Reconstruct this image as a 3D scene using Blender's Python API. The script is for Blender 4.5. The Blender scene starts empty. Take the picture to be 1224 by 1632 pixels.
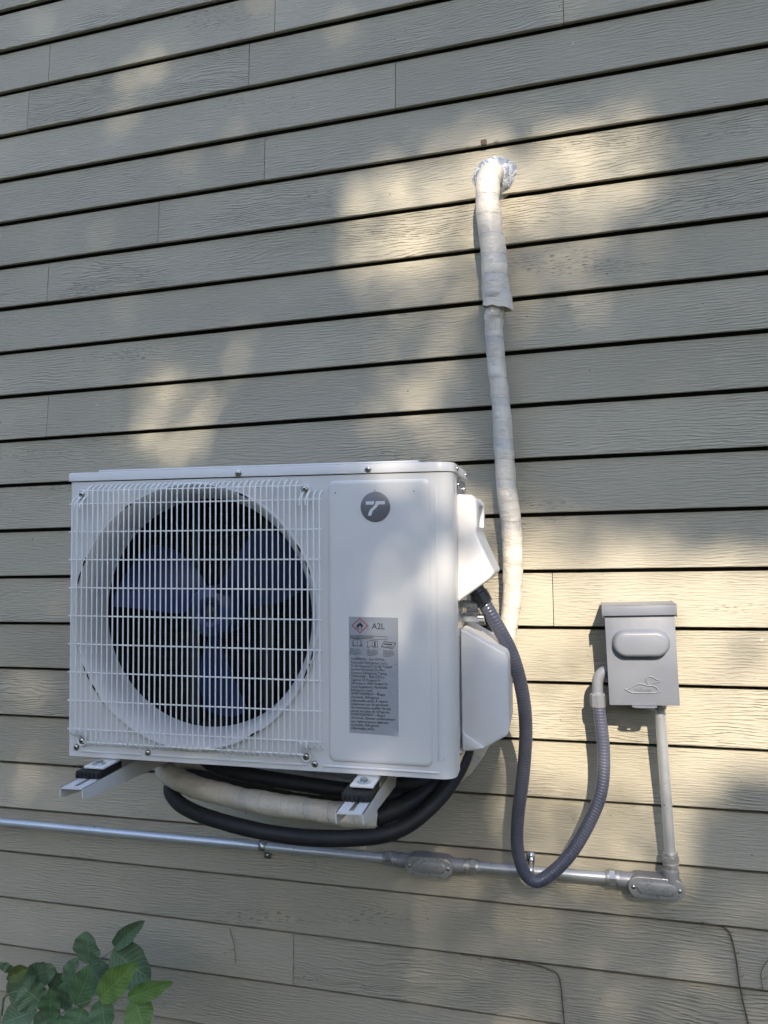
import bpy, bmesh, math, random
import numpy as np
from mathutils import Vector, Matrix, noise
R = math.radians
sc = bpy.context.scene
COL = sc.collection
random.seed(11)

# ------------------------------------------------------------------ camera
cam_d = bpy.data.cameras.new('camera')
cam = bpy.data.objects.new('camera', cam_d); COL.objects.link(cam)
cr = Vector((0.96517122, 0.26072222, -0.02164334))
cu = Vector((0.03208773, -0.03586916, 0.99884122))
cf = Vector((-0.25964377, 0.96474729, 0.04298587))
cm = Matrix((cr, cu, -cf)).transposed().to_4x4()
cm.translation = Vector((0.0, -1.73769, 1.54954))
cam.matrix_world = cm
cam_d.sensor_fit = 'VERTICAL'; cam_d.sensor_height = 24.0
cam_d.lens = 24.0 * 1180.0 / 1632.0
cam_d.clip_start = 0.02; cam_d.clip_end = 500
sc.camera = cam

# ------------------------------------------------------------------ light
SUN_EL, SUN_AZ = R(33), R(14)          # azimuth measured from the wall's normal, towards +x
S = Vector((math.sin(SUN_AZ)*math.cos(SUN_EL), -math.cos(SUN_AZ)*math.cos(SUN_EL), math.sin(SUN_EL)))
w = bpy.data.worlds.new('World'); sc.world = w; w.use_nodes = True
wn = w.node_tree.nodes; wl = w.node_tree.links
sky = wn.new('ShaderNodeTexSky'); sky.sky_type = 'NISHITA'; sky.sun_disc = False
sky.sun_elevation = SUN_EL; sky.sun_rotation = math.atan2(S.x, S.y)
sky.air_density = 1.0; sky.dust_density = 1.1; sky.ozone_density = 1.2
bg = wn['Background']; bg.inputs['Strength'].default_value = 0.14
wl.new(sky.outputs[0], bg.inputs[0])
sun_d = bpy.data.lights.new('sun', 'SUN'); sun_d.energy = 3.0; sun_d.angle = R(0.53)
sun_d.color = (1.0, 0.88, 0.71)
sun = bpy.data.objects.new('sun', sun_d); COL.objects.link(sun)
sun.rotation_euler = S.to_track_quat('Z', 'Y').to_euler(); sun.location = S*12
vs = sc.view_settings
vs.view_transform = 'Standard'; vs.look = 'None'; vs.gamma = 1.0; vs.use_curve_mapping = False
vs.exposure = 1.5
sc.cycles.use_denoising = True
sc.cycles.max_bounces = 8

# ------------------------------------------------------------------ node helpers
def nmat(name):
    m = bpy.data.materials.new(name); m.use_nodes = True
    nt = m.node_tree; b = nt.nodes['Principled BSDF']
    return m, nt, b
class NT:
    def __init__(s, nt): s.nt = nt; s.n = nt.nodes; s.l = nt.links
    def node(s, t, **kw):
        x = s.n.new(t)
        for k, v in kw.items(): setattr(x, k, v)
        return x
    def put(s, sock, v):
        if hasattr(v, 'bl_idname') or hasattr(v, 'is_output'): s.l.new(v, sock)
        else: sock.default_value = v
    def math(s, op, a, b=0.0, c=0.0, clamp=False):
        x = s.node('ShaderNodeMath', operation=op); x.use_clamp = clamp
        for i, v in enumerate((a, b, c)): s.put(x.inputs[i], v)
        return x.outputs[0]
    def noise(s, vec, scale, detail=2.0, rough=.5, dim='3D', dist=0.0):
        x = s.node('ShaderNodeTexNoise'); x.noise_dimensions = dim
        s.put(x.inputs['Vector'], vec); x.inputs['Scale'].default_value = scale
        x.inputs['Detail'].default_value = detail; x.inputs['Roughness'].default_value = rough
        x.inputs['Distortion'].default_value = dist
        return x.outputs[0]
    def xyz(s, x, y, z):
        c = s.node('ShaderNodeCombineXYZ')
        for i, v in enumerate((x, y, z)): s.put(c.inputs[i], v)
        return c.outputs[0]
    def ramp(s, fac, stops):
        x = s.node('ShaderNodeValToRGB'); s.l.new(fac, x.inputs[0]); e = x.color_ramp.elements
        while len(e) < len(stops): e.new(0.5)
        for i, (p, c) in enumerate(stops):
            e[i].position = p; e[i].color = c if len(c) == 4 else (*c, 1)
        return x.outputs[0]
    def mixc(s, fac, a, b, mode='MIX'):
        x = s.node('ShaderNodeMix'); x.data_type = 'RGBA'; x.blend_type = mode
        s.put(x.inputs[0], fac)
        for i, v in ((6, a), (7, b)):
            if isinstance(v, tuple): x.inputs[i].default_value = v if len(v) == 4 else (*v, 1)
            else: s.l.new(v, x.inputs[i])
        return x.outputs[2]
    def maprange(s, v, a, b, c, d):
        x = s.node('ShaderNodeMapRange'); s.put(x.inputs[0], v)
        for i, q in enumerate((a, b, c, d)): s.put(x.inputs[i+1], q)
        return x.outputs[0]
    def bump(s, h, strength, dist, nrm=None):
        x = s.node('ShaderNodeBump'); x.inputs['Strength'].default_value = strength
        x.inputs['Distance'].default_value = dist; s.l.new(h, x.inputs['Height'])
        if nrm is not None: s.l.new(nrm, x.inputs['Normal'])
        return x.outputs[0]

def siding_material():
    m, nt, b = nmat('painted_siding'); t = NT(nt)
    oi = t.node('ShaderNodeObjectInfo')
    pc = t.node('ShaderNodeSeparateColor'); t.l.new(oi.outputs['Color'], pc.inputs[0])
    amp, seed, tone = pc.outputs[0], pc.outputs[1], pc.outputs[2]
    tc = t.node('ShaderNodeTexCoord'); sp = t.node('ShaderNodeSeparateXYZ'); t.l.new(tc.outputs['Object'], sp.inputs[0])
    off = t.math('MULTIPLY', seed, 37.0)
    X = t.math('ADD', sp.outputs[0], off); Z = t.math('ADD', sp.outputs[2], t.math('MULTIPLY', seed, 11.3))
    # grain phase: straight lines bent into cathedral arches by slow noise
    slow = t.noise(t.xyz(t.math('MULTIPLY', X, 2.1), 0.0, t.math('MULTIPLY', Z, 9.0)), 1.0, 1.5)
    mid = t.noise(t.xyz(t.math('MULTIPLY', X, 9.0), 3.0, t.math('MULTIPLY', Z, 40.0)), 1.0, 2.0)
    arch = t.math('MULTIPLY_ADD', amp, 70.0, 14.0)
    ph = t.math('ADD', t.math('MULTIPLY', Z, 860.0), t.math('MULTIPLY', slow, arch))
    ph = t.math('ADD', ph, t.math('MULTIPLY', mid, 20.0))
    sn = t.math('SINE', ph)
    ridge = t.math('POWER', t.math('MULTIPLY_ADD', sn, .5, .5), 1.7)
    # breaks along each grain line
    br = t.noise(t.xyz(t.math('MULTIPLY', X, 26.0), 7.0, t.math('MULTIPLY', Z, 210.0)), 1.0, 2.0)
    brm = t.maprange(br, .38, .62, 0.15, 1.0)
    fib = t.noise(t.xyz(t.math('MULTIPLY', X, 24.0), 1.0, t.math('MULTIPLY', Z, 300.0)), 1.0, 3.0, .6)
    reg = t.noise(t.xyz(t.math('MULTIPLY', X, 3.3), 5.0, t.math('MULTIPLY', Z, 7.0)), 1.0, 2.0)
    regm = t.maprange(reg, .36, .62, .10, 1.15)
    h = t.math('MULTIPLY', t.math('MULTIPLY', ridge, brm), regm)
    h = t.math('ADD', t.math('MULTIPLY', h, t.math('MULTIPLY_ADD', amp, .65, .25)), t.math('MULTIPLY', fib, 1.05))
    nb = t.bump(h, 1.0, 0.0025)
    t.l.new(nb, b.inputs['Normal'])
    # paint colour: faded grey-olive, small tone shifts, chalky rubs, dark checks and specks
    big = t.noise(t.xyz(t.math('MULTIPLY', X, 1.7), 9.0, t.math('MULTIPLY', Z, 4.0)), 1.0, 4.0)
    base = t.mixc(t.maprange(big, .3, .7, 0, 1), (.364, .333, .260), (.430, .394, .312))
    rub = t.noise(t.xyz(t.math('MULTIPLY', X, 14.0), 2.0, t.math('MULTIPLY', Z, 30.0)), 1.0, 4.0, .6)
    base = t.mixc(t.maprange(rub, .55, .8, 0, .35), base, (.50, .455, .36))
    val = t.node('ShaderNodeHueSaturation'); t.l.new(base, val.inputs['Color'])
    t.l.new(t.math('MULTIPLY_ADD', tone, .13, .935), val.inputs['Value'])
    chk = t.noise(t.xyz(t.math('MULTIPLY', X, 55.0), 4.0, t.math('MULTIPLY', Z, 300.0)), 1.0, 2.0)
    chr_ = t.noise(t.xyz(t.math('MULTIPLY', X, 1.9), 8.0, t.math('MULTIPLY', Z, 11.0)), 1.0, 2.0)
    chm = t.math('MULTIPLY', t.maprange(chk, .56, .64, 0, 1), t.maprange(chr_, .61, .70, 0, .7))
    col = t.mixc(chm, val.outputs[0], (.06, .055, .045))
    spk = t.noise(tc.outputs['Object'], 95.0, 1.0)
    col = t.mixc(t.maprange(spk, .785, .82, 0, .6), col, (.07, .06, .05))
    drop = t.noise(tc.outputs['Object'], 41.0, 2.0)
    col = t.mixc(t.maprange(drop, .77, .80, 0, .5), col, (.6, .58, .52))
    t.l.new(col, b.inputs['Base Color'])
    b.inputs['Roughness'].default_value = .58
    b.inputs['Specular IOR Level'].default_value = .35
    return m

def plain(name, col, rough=.5, metal=0.0, spec=.5, bump=0.0, bscale=400.0, var=0.06, vscale=30.0, dirt=None):
    m, nt, b = nmat(name); t = NT(nt)
    tc = t.node('ShaderNodeTexCoord')
    n = t.noise(tc.outputs['Object'], vscale, 4.0, .6)
    c = t.mixc(t.maprange(n, .3, .7, 0, 1), tuple(x*(1-var) for x in col), tuple(min(1, x*(1+var)) for x in col))
    if dirt:
        n2 = t.noise(tc.outputs['Object'], dirt[1], 5.0, .65)
        c = t.mixc(t.maprange(n2, dirt[2], dirt[2]+.15, 0, dirt[3]), c, dirt[0])
    t.l.new(c, b.inputs['Base Color'])
    b.inputs['Metallic'].default_value = metal; b.inputs['Specular IOR Level'].default_value = spec
    r = t.maprange(t.noise(tc.outputs['Object'], vscale*2.3, 4.0), .3, .7, max(.03, rough-.07), min(1, rough+.07))
    t.l.new(r, b.inputs['Roughness'])
    if bump:
        t.l.new(t.bump(t.noise(tc.outputs['Object'], bscale, 3.0), .6, bump), b.inputs['Normal'])
    return m

M = {}
M['siding'] = siding_material()
M['sheath'] = plain('dark_sheathing', (.03, .028, .024), .9)  # near-black colour deepens the shade lines in the gaps between boards
M['white'] = plain('white_enamel', (.69, .68, .672), .36, spec=.5, bump=.00012, bscale=700, var=.015, vscale=8, dirt=((.45, .43, .38), 26, .68, .25))
def oil_can(m):
    t = NT(m.node_tree); b = m.node_tree.nodes['Principled BSDF']; tc = t.node('ShaderNodeTexCoord')
    old = b.inputs['Normal'].links[0].from_socket
    t.l.new(t.bump(t.noise(tc.outputs['Object'], 9.0, 1.0), .35, .006, old), b.inputs['Normal'])
oil_can(M['white'])
M['white_plastic'] = plain('white_plastic', (.73, .72, .715), .45, bump=.0001, bscale=900, var=.015)
M['wire'] = plain('white_coated_wire', (.82, .815, .80), .3, var=.02)  # whiter than the panel, standing in for sky light the wires catch
M['galv'] = plain('galvanised_steel', (.62, .63, .64), .3, 1.0, var=.05, vscale=30)
M['emt'] = plain('zinc_conduit', (.56, .58, .62), .34, .55, var=.05, vscale=40, dirt=((.48, .48, .47), 35, .6, .35))
M['dull'] = plain('dull_zinc', (.45, .45, .46), .42, .7, var=.05, vscale=40)
M['screw'] = plain('screw_steel', (.5, .5, .49), .3, 1.0)
M['slot'] = plain('recess_shade_black', (.01, .01, .011), .7)  # black colour stands in for the shade inside slits, pinholes and screw crosses
M['alu_grey'] = plain('grey_cast_aluminium', (.25, .255, .28), .42, .25, var=.05, vscale=30)
M['cover'] = plain('stamped_zinc_cover', (.40, .405, .42), .3, .55, var=.03, vscale=30)
M['box_grey'] = plain('grey_powder_coat', (.190, .204, .24), .36, .0, spec=.5, bump=.00008, bscale=1200, var=.03, vscale=20)
M['box_inner'] = plain('grey_powder_coat_body', (.18, .19, .215), .45, var=.03)
M['rust'] = plain('chipped_hood_top', (.24, .245, .265), .5, var=.1, vscale=90, dirt=((.25, .10, .07), 150, .58, .8))
def fan_material():
    m, nt, b = nmat('dark_blue_plastic'); b.inputs['Base Color'].default_value = (.026, .041, .125, 1); b.inputs['Roughness'].default_value = .3
    return m
M['fan'] = fan_material()
M['dark'] = plain('dark_interior', (.014, .014, .016), .8)
M['fin'] = plain('coil_fins', (.012, .012, .014), .6, .2)
M['motor'] = plain('fan_motor', (.06, .06, .065), .5, .3)
M['rubber'] = plain('black_rubber', (.012, .012, .014), .55, bump=.0002, bscale=500)
M['foam'] = plain('black_foam_insulation', (.013, .013, .017), .6, bump=.0003, bscale=700, var=.15)
M['badge'] = plain('badge_grey', (.17, .17, .185), .35)
M['badge_white'] = plain('badge_white', (.72, .72, .75), .4)
M['label'] = plain('silver_label', (.42, .44, .48), .33, .25, var=.02)
M['ink'] = plain('black_ink', (.012, .012, .014), .6)
M['ink_red'] = plain('red_ink', (.42, .03, .04), .5)
M['ink_white'] = plain('print_white', (.62, .63, .66), .5)
M['pvc'] = plain('grey_pvc_fitting', (.20, .21, .245), .42)
M['dark_pvc'] = plain('dark_fitting', (.05, .052, .058), .4)
M['bark'] = plain('bark', (.09, .07, .05), .9, bump=.01, bscale=25, var=.3, vscale=12)
M['vine'] = plain('dry_vine', (.11, .08, .06), .85, var=.25, vscale=200)
M['stem'] = plain('green_stem', (.16, .20, .11), .5, var=.1)
M['concrete'] = plain('concrete', (.32, .31, .29), .9, bump=.002, bscale=60, var=.12, vscale=6)
M['silicone'] = None

def whip_material():
    m, nt, b = nmat('grey_liquidtight_jacket'); t = NT(nt)
    uv = t.node('ShaderNodeUVMap'); sp = t.node('ShaderNodeSeparateXYZ'); t.l.new(uv.outputs[0], sp.inputs[0])
    tc = t.node('ShaderNodeTexCoord'); n = t.noise(tc.outputs['Object'], 30, 3.0)
    col = t.mixc(t.maprange(n, .3, .7, 0, 1), (.070, .077, .112), (.086, .093, .130))
    t.l.new(col, b.inputs['Base Color']); b.inputs['Roughness'].default_value = .24
    b.inputs['Specular IOR Level'].default_value = .6
    return m
M['whip'] = whip_material()

def wrap_material():
    m, nt, b = nmat('cream_pipe_wrap'); t = NT(nt)
    uv = t.node('ShaderNodeUVMap'); sp = t.node('ShaderNodeSeparateXYZ'); t.l.new(uv.outputs[0], sp.inputs[0])
    # uv.y = metres along the pipe, uv.x = turn; overlap seams spiral round
    ln = t.math('ADD', sp.outputs[1], t.math('MULTIPLY', t.math('SINE', t.math('MULTIPLY', sp.outputs[0], 6.2832)), .006))
    saw = t.math('FRACT', t.math('DIVIDE', ln, .047))
    idn = t.math('FLOOR', t.math('DIVIDE', ln, .047))
    wn_ = t.node('ShaderNodeTexWhiteNoise', noise_dimensions='1D'); t.l.new(idn, wn_.inputs[1])
    band = t.math('MULTIPLY', t.math('GREATER_THAN', wn_.outputs[0], .52), t.math('LESS_THAN', saw, t.maprange(wn_.outputs[0], .5, 1, .22, .55)))
    tc = t.node('ShaderNodeTexCoord'); n = t.noise(tc.outputs['Object'], 18, 4.0, .6)
    col = t.mixc(t.maprange(n, .3, .7, 0, 1), (.60, .545, .465), (.70, .64, .555))
    col = t.mixc(t.math('MULTIPLY', band, .42), col, (.46, .47, .49))
    seam = t.math('LESS_THAN', saw, .03)
    col = t.mixc(t.math('MULTIPLY', seam, .5), col, (.36, .34, .32))
    t.l.new(col, b.inputs['Base Color']); b.inputs['Roughness'].default_value = .38
    wr = t.noise(t.xyz(t.math('MULTIPLY', sp.outputs[0], 2.0), t.math('MULTIPLY', sp.outputs[1], 60.0), 0.0), 1.0, 4.0, .6)
    wr2 = t.noise(tc.outputs['Object'], 55, 3.0, .6, dist=1.5)
    h = t.math('ADD', t.math('ADD', t.math('MULTIPLY', wr, .8), t.math('MULTIPLY', saw, .5)), t.math('MULTIPLY', wr2, .6))
    t.l.new(t.bump(h, .85, .0042), b.inputs['Normal'])
    return m
M['wrap'] = wrap_material()

def foil_material():
    m, nt, b = nmat('foil_and_silicone'); t = NT(nt)
    tc = t.node('ShaderNodeTexCoord')
    n = t.noise(tc.outputs['Object'], 120, 4.0, .65, dist=1.2)
    n2 = t.noise(tc.outputs['Object'], 45, 3.0, .6, dist=2.0)
    col = t.mixc(t.maprange(n2, .42, .58, 0, 1), (.28, .31, .37), (.66, .67, .69))
    t.l.new(col, b.inputs['Base Color']); b.inputs['Roughness'].default_value = .38
    t.l.new(t.maprange(n2, .42, .58, .45, .0), b.inputs['Metallic'])
    t.l.new(t.bump(n, .8, .006), b.inputs['Normal'])
    return m
M['foil'] = foil_material()

def leaf_material(name, a, bcol, translucent=.3):
    m, nt, b = nmat(name); t = NT(nt)
    uv = t.node('ShaderNodeUVMap'); sp = t.node('ShaderNodeSeparateXYZ'); t.l.new(uv.outputs[0], sp.inputs[0])
    off = t.math('ABSOLUTE', t.math('SUBTRACT', sp.outputs[0], .5))
    vein = t.math('SINE', t.math('MULTIPLY', t.math('SUBTRACT', sp.outputs[1], t.math('MULTIPLY', off, .55)), 62.0))
    vm = t.maprange(vein, .75, 1.0, 0, .45)
    midr = t.maprange(off, .0, .022, .8, 0)
    tc = t.node('ShaderNodeTexCoord'); n = t.noise(tc.outputs['Object'], 40, 4.0)
    col = t.mixc(t.maprange(n, .3, .7, 0, 1), a, bcol)
    col = t.mixc(t.math('MAXIMUM', vm, midr), col, tuple(min(1, x*1.75+.02) for x in bcol))
    t.l.new(col, b.inputs['Base Color']); b.inputs['Roughness'].default_value = .5
    b.inputs['Specular IOR Level'].default_value = .35
    t.l.new(t.bump(t.math('SUBTRACT', t.math('MULTIPLY', vein, -.3), midr), .5, .0012), b.inputs['Normal'])
    tr = t.node('ShaderNodeBsdfTranslucent'); t.l.new(col, tr.inputs[0])
    mx = t.node('ShaderNodeMixShader'); mx.inputs[0].default_value = translucent
    out = nt.nodes['Material Output']
    t.l.new(b.outputs[0], mx.inputs[1]); t.l.new(tr.outputs[0], mx.inputs[2]); t.l.new(mx.outputs[0], out.inputs[0])
    return m
M['leaf_d'] = leaf_material('dark_leaf', (.098, .158, .088), (.128, .198, .108), .15)
M['leaf_m'] = leaf_material('mid_leaf', (.085, .155, .072), (.105, .185, .085), .2)
M['leaf_b'] = leaf_material('young_leaf', (.11, .20, .055), (.14, .235, .06), .25)
M['leaf_o'] = leaf_material('olive_leaf', (.09, .12, .035), (.12, .15, .04), .2)
M['crown'] = leaf_material('crown_leaf', (.035, .075, .025), (.06, .11, .035), .15)

def ground_material():
    m, nt, b = nmat('lawn'); t = NT(nt)
    tc = t.node('ShaderNodeTexCoord')
    n = t.noise(tc.outputs['Object'], 1.3, 6.0, .65); n2 = t.noise(tc.outputs['Object'], 60, 4.0, .7)
    col = t.mixc(t.maprange(n, .35, .65, 0, 1), (.022, .036, .012), (.045, .055, .022))
    col = t.mixc(t.maprange(n2, .5, .75, 0, .6), col, (.06, .045, .028))
    t.l.new(col, b.inputs['Base Color']); b.inputs['Roughness'].default_value = .9
    t.l.new(t.bump(n2, .8, .03), b.inputs['Normal'])
    return m
M['lawn'] = ground_material()

# ------------------------------------------------------------------ mesh helpers
def catmull(pts, step=.012, closed=False):
    P = [Vector(p) for p in pts]; out = []
    n = len(P); rng = n if closed else n-1
    for i in range(rng):
        p1, p2 = P[i], P[(i+1) % n]
        p0 = P[(i-1) % n] if (closed or i > 0) else p1*2-p2
        p3 = P[(i+2) % n] if (closed or i+2 < n) else p2*2-p1
        k = max(1, int((p2-p1).length/step))
        for j in range(k):
            u = j/k
            out.append(.5*((2*p1)+(p2-p0)*u+(2*p0-5*p1+4*p2-p3)*u*u+(3*p1-p0-3*p2+p3)*u**3))
    if not closed: out.append(P[-1].copy())
    return out

class MB:
    def __init__(s): s.V = []; s.F = []; s.UV = {}
    def add(s, V, F, uv=None):
        o = len(s.V); s.V += [tuple(v) for v in V]
        for i, f in enumerate(F):
            s.F.append(tuple(o+k for k in f))
            if uv: s.UV[len(s.F)-1] = uv[i]
        return s
    def box(s, a, b, bev=0.0, seg=2, mat=None):
        bm = bmesh.new(); bmesh.ops.create_cube(bm, size=1)
        a = Vector(a); b = Vector(b); c = (a+b)/2; d = b-a
        for v in bm.verts: v.co = Vector((v.co.x*d.x, v.co.y*d.y, v.co.z*d.z))+c
        if bev: bmesh.ops.bevel(bm, geom=bm.edges[:], offset=bev, segments=seg, affect='EDGES', profile=.5, clamp_overlap=True)
        return s.frombm(bm, mat)
    def frombm(s, bm, mat=None):
        bm.verts.index_update()
        V = [(mat @ v.co) if mat else v.co.copy() for v in bm.verts]; F = [[v.index for v in f.verts] for f in bm.faces]
        bm.free(); return s.add(V, F)
    def prism(s, poly, y0, y1, bev=0.0, seg=2, axis='y', mat=None):
        """poly is (x, z) counter-clockwise; extruded along y"""
        bm = bmesh.new()
        vs_ = [bm.verts.new((x, y0, z)) for x, z in poly]; f = bm.faces.new(vs_)
        r = bmesh.ops.extrude_face_region(bm, geom=[f])
        for g in r['geom']:
            if isinstance(g, bmesh.types.BMVert): g.co.y = y1
        bmesh.ops.recalc_face_normals(bm, faces=bm.faces[:])
        if bev: bmesh.ops.bevel(bm, geom=bm.edges[:], offset=bev, segments=seg, affect='EDGES', profile=.5, clamp_overlap=True)
        return s.frombm(bm, mat)
    def cyl(s, p, q, r, n=20, r2=None, cap=True):
        p = Vector(p); q = Vector(q); d = (q-p).normalized(); r2 = r if r2 is None else r2
        a = d.orthogonal().normalized(); b = d.cross(a)
        V = []; F = []
        for P, rr in ((p, r), (q, r2)):
            for i in range(n):
                t_ = 2*math.pi*i/n; V.append(P+(a*math.cos(t_)+b*math.sin(t_))*rr)
        for i in range(n): F.append((i, (i+1) % n, n+(i+1) % n, n+i))
        if cap: F.append(tuple(range(n-1, -1, -1))); F.append(tuple(range(n, 2*n)))
        return s.add(V, F)
    def lathe(s, o, d, prof, n=32, a=None, closed=False, capends=False):
        """prof: list of (radius, distance along d)"""
        o = Vector(o); d = Vector(d).normalized(); a = Vector(a) if a else d.orthogonal().normalized(); b = d.cross(a)
        V = []; F = []; k = len(prof)
        for r_, h in prof:
            for i in range(n):
                t_ = 2*math.pi*i/n; V.append(o+d*h+(a*math.cos(t_)+b*math.sin(t_))*r_)
        for j in range(k-1):
            for i in range(n): F.append((j*n+i, j*n+(i+1) % n, (j+1)*n+(i+1) % n, (j+1)*n+i))
        if capends: F.append(tuple(range(n-1, -1, -1))); F.append(tuple((k-1)*n+i for i in range(n)))
        return s.add(V, F)
    def tube(s, pts, rad, n=14, cap=True, up=(0, 0, 1), closed=False, flat=None, uvs=False):
        """rad: number or f(i, length) ; flat: f(length)->(sx, sy)"""
        P = [Vector(p) for p in pts]; m = len(P); V = []; F = []; UV = []
        T = []
        for i in range(m):
            a = P[(i-1) % m] if (closed or i > 0) else P[i]; b = P[(i+1) % m] if (closed or i < m-1) else P[i]
            T.append((b-a).normalized())
        nrm = Vector(up).cross(T[0])
        if nrm.length < 1e-3: nrm = Vector((1, 0, 0)).cross(T[0])
        nrm.normalize(); L = 0.0; LL = []
        for i in range(m):
            if i: L += (P[i]-P[i-1]).length
            nrm = (nrm-T[i]*nrm.dot(T[i])).normalized(); bi = T[i].cross(nrm)
            LL.append(L)
            for k in range(n):
                t_ = 2*math.pi*k/n
                r_ = rad(L, t_) if callable(rad) else rad
                fx, fy = flat(L) if flat else (1, 1)
                V.append(P[i]+(nrm*math.cos(t_)*fx+bi*math.sin(t_)*fy)*r_)
        for i in range(m if closed else m-1):
            j = (i+1) % m
            for k in range(n):
                k2 = (k+1) % n
                F.append((i*n+k, i*n+k2, j*n+k2, j*n+k))
                UV.append([(k/n, LL[i]), ((k+1)/n, LL[i]), ((k+1)/n, LL[j]), (k/n, LL[j])])
        if cap and not closed:
            F.append(tuple(range(n-1, -1, -1))); UV.append([(0, 0)]*n)
            F.append(tuple((m-1)*n+i for i in range(n))); UV.append([(0, L)]*n)
        return s.add(V, F, UV if uvs else None)
    def mesh(s, name, mat, smooth=None):
        me = bpy.data.meshes.new(name); me.from_pydata(s.V, [], s.F)
        if s.UV:
            l = me.uv_layers.new(name='UVMap')
            for p in me.polygons:
                u = s.UV.get(p.index)
                if u:
                    for q, li in enumerate(p.loop_indices): l.data[li].uv = u[q]
        me.materials.append(mat); me.validate(); me.update()
        if smooth is not None:
            me.shade_smooth()
            if smooth < 180: me.set_sharp_from_angle(angle=R(smooth))
        return me
    def build(s, name, mat, parent=None, smooth=35, loc=None):
        return link(name, s.mesh(name, mat, smooth), parent, loc)

def link(name, data, parent=None, loc=None, rot=None):
    o = bpy.data.objects.new(name, data); COL.objects.link(o)
    if parent is not None: o.parent = parent
    if loc is not None: o.location = loc
    if rot is not None: o.rotation_euler = rot
    return o
def tag(o, label=None, cat=None, group=None, kind=None):
    if label: o['label'] = label
    if cat: o['category'] = cat
    if group: o['group'] = group
    if kind: o['kind'] = kind
    return o
def thing(name, label, cat, loc=(0, 0, 0), rot=(0, 0, 0), group=None):
    o = link(name, None, None, loc, rot); o.empty_display_size = .05
    return tag(o, label, cat, group)
def text_mesh(name, body, size, mat, at, parent, spacing=1.0, width=1.0, align='LEFT', depth=0.0, rx=0.0):
    """flat lettering in the x-z plane facing -y; at = top-left baseline of the first line"""
    cu_ = bpy.data.curves.new(name, 'FONT'); cu_.body = body; cu_.size = size
    cu_.space_line = spacing; cu_.align_x = align; cu_.extrude = depth; cu_.resolution_u = 3
    tmp = bpy.data.objects.new(name+'_t', cu_); COL.objects.link(tmp)
    dg = bpy.context.evaluated_depsgraph_get()
    me = bpy.data.meshes.new_from_object(tmp.evaluated_get(dg))
    bpy.data.objects.remove(tmp); bpy.data.curves.remove(cu_)
    for v in me.vertices: v.co = Vector((v.co.x*width, -v.co.z, v.co.y))
    me.materials.clear(); me.materials.append(mat); me.name = name
    return link(name, me, parent, at)

def stadium(cx, cz, half, r, n=10):
    """rounded bar outline, counter-clockwise seen from -y"""
    o = []
    for i in range(n+1):
        t_ = -math.pi/2+math.pi*i/n; o.append((cx+half+r*math.cos(t_), cz+r*math.sin(t_)))
    for i in range(n+1):
        t_ = math.pi/2+math.pi*i/n; o.append((cx-half+r*math.cos(t_), cz+r*math.sin(t_)))
    return o
def rrect(x0, z0, x1, z1, r, n=6):
    o = []
    for cx, cz, a0 in ((x1-r, z0+r, -90), (x1-r, z1-r, 0), (x0+r, z1-r, 90), (x0+r, z0+r, 180)):
        for i in range(n+1):
            t_ = R(a0+90*i/n); o.append((cx+r*math.cos(t_), cz+r*math.sin(t_)))
    return o
def loft(mb, rings, cap_first=False, cap_last=True):
    """rings: list of equal-length lists of 3D points"""
    n = len(rings[0]); V = [p for r_ in rings for p in r_]; F = []
    for j in range(len(rings)-1):
        for i in range(n): F.append((j*n+i, j*n+(i+1) % n, (j+1)*n+(i+1) % n, (j+1)*n+i))
    if cap_first: F.append(tuple(range(n-1, -1, -1)))
    if cap_last: F.append(tuple((len(rings)-1)*n+i for i in range(n)))
    mb.add(V, F); return mb
def at_y(poly, y): return [(x, y, z) for x, z in poly]

# ------------------------------------------------------------------ ground
g = MB(); g.add([(-120, -200, 0), (120, -200, 0), (120, 30, 0), (-120, 30, 0)], [(0, 1, 2, 3)])
tag(g.build('ground', M['lawn'], smooth=None), kind='structure')

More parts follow.
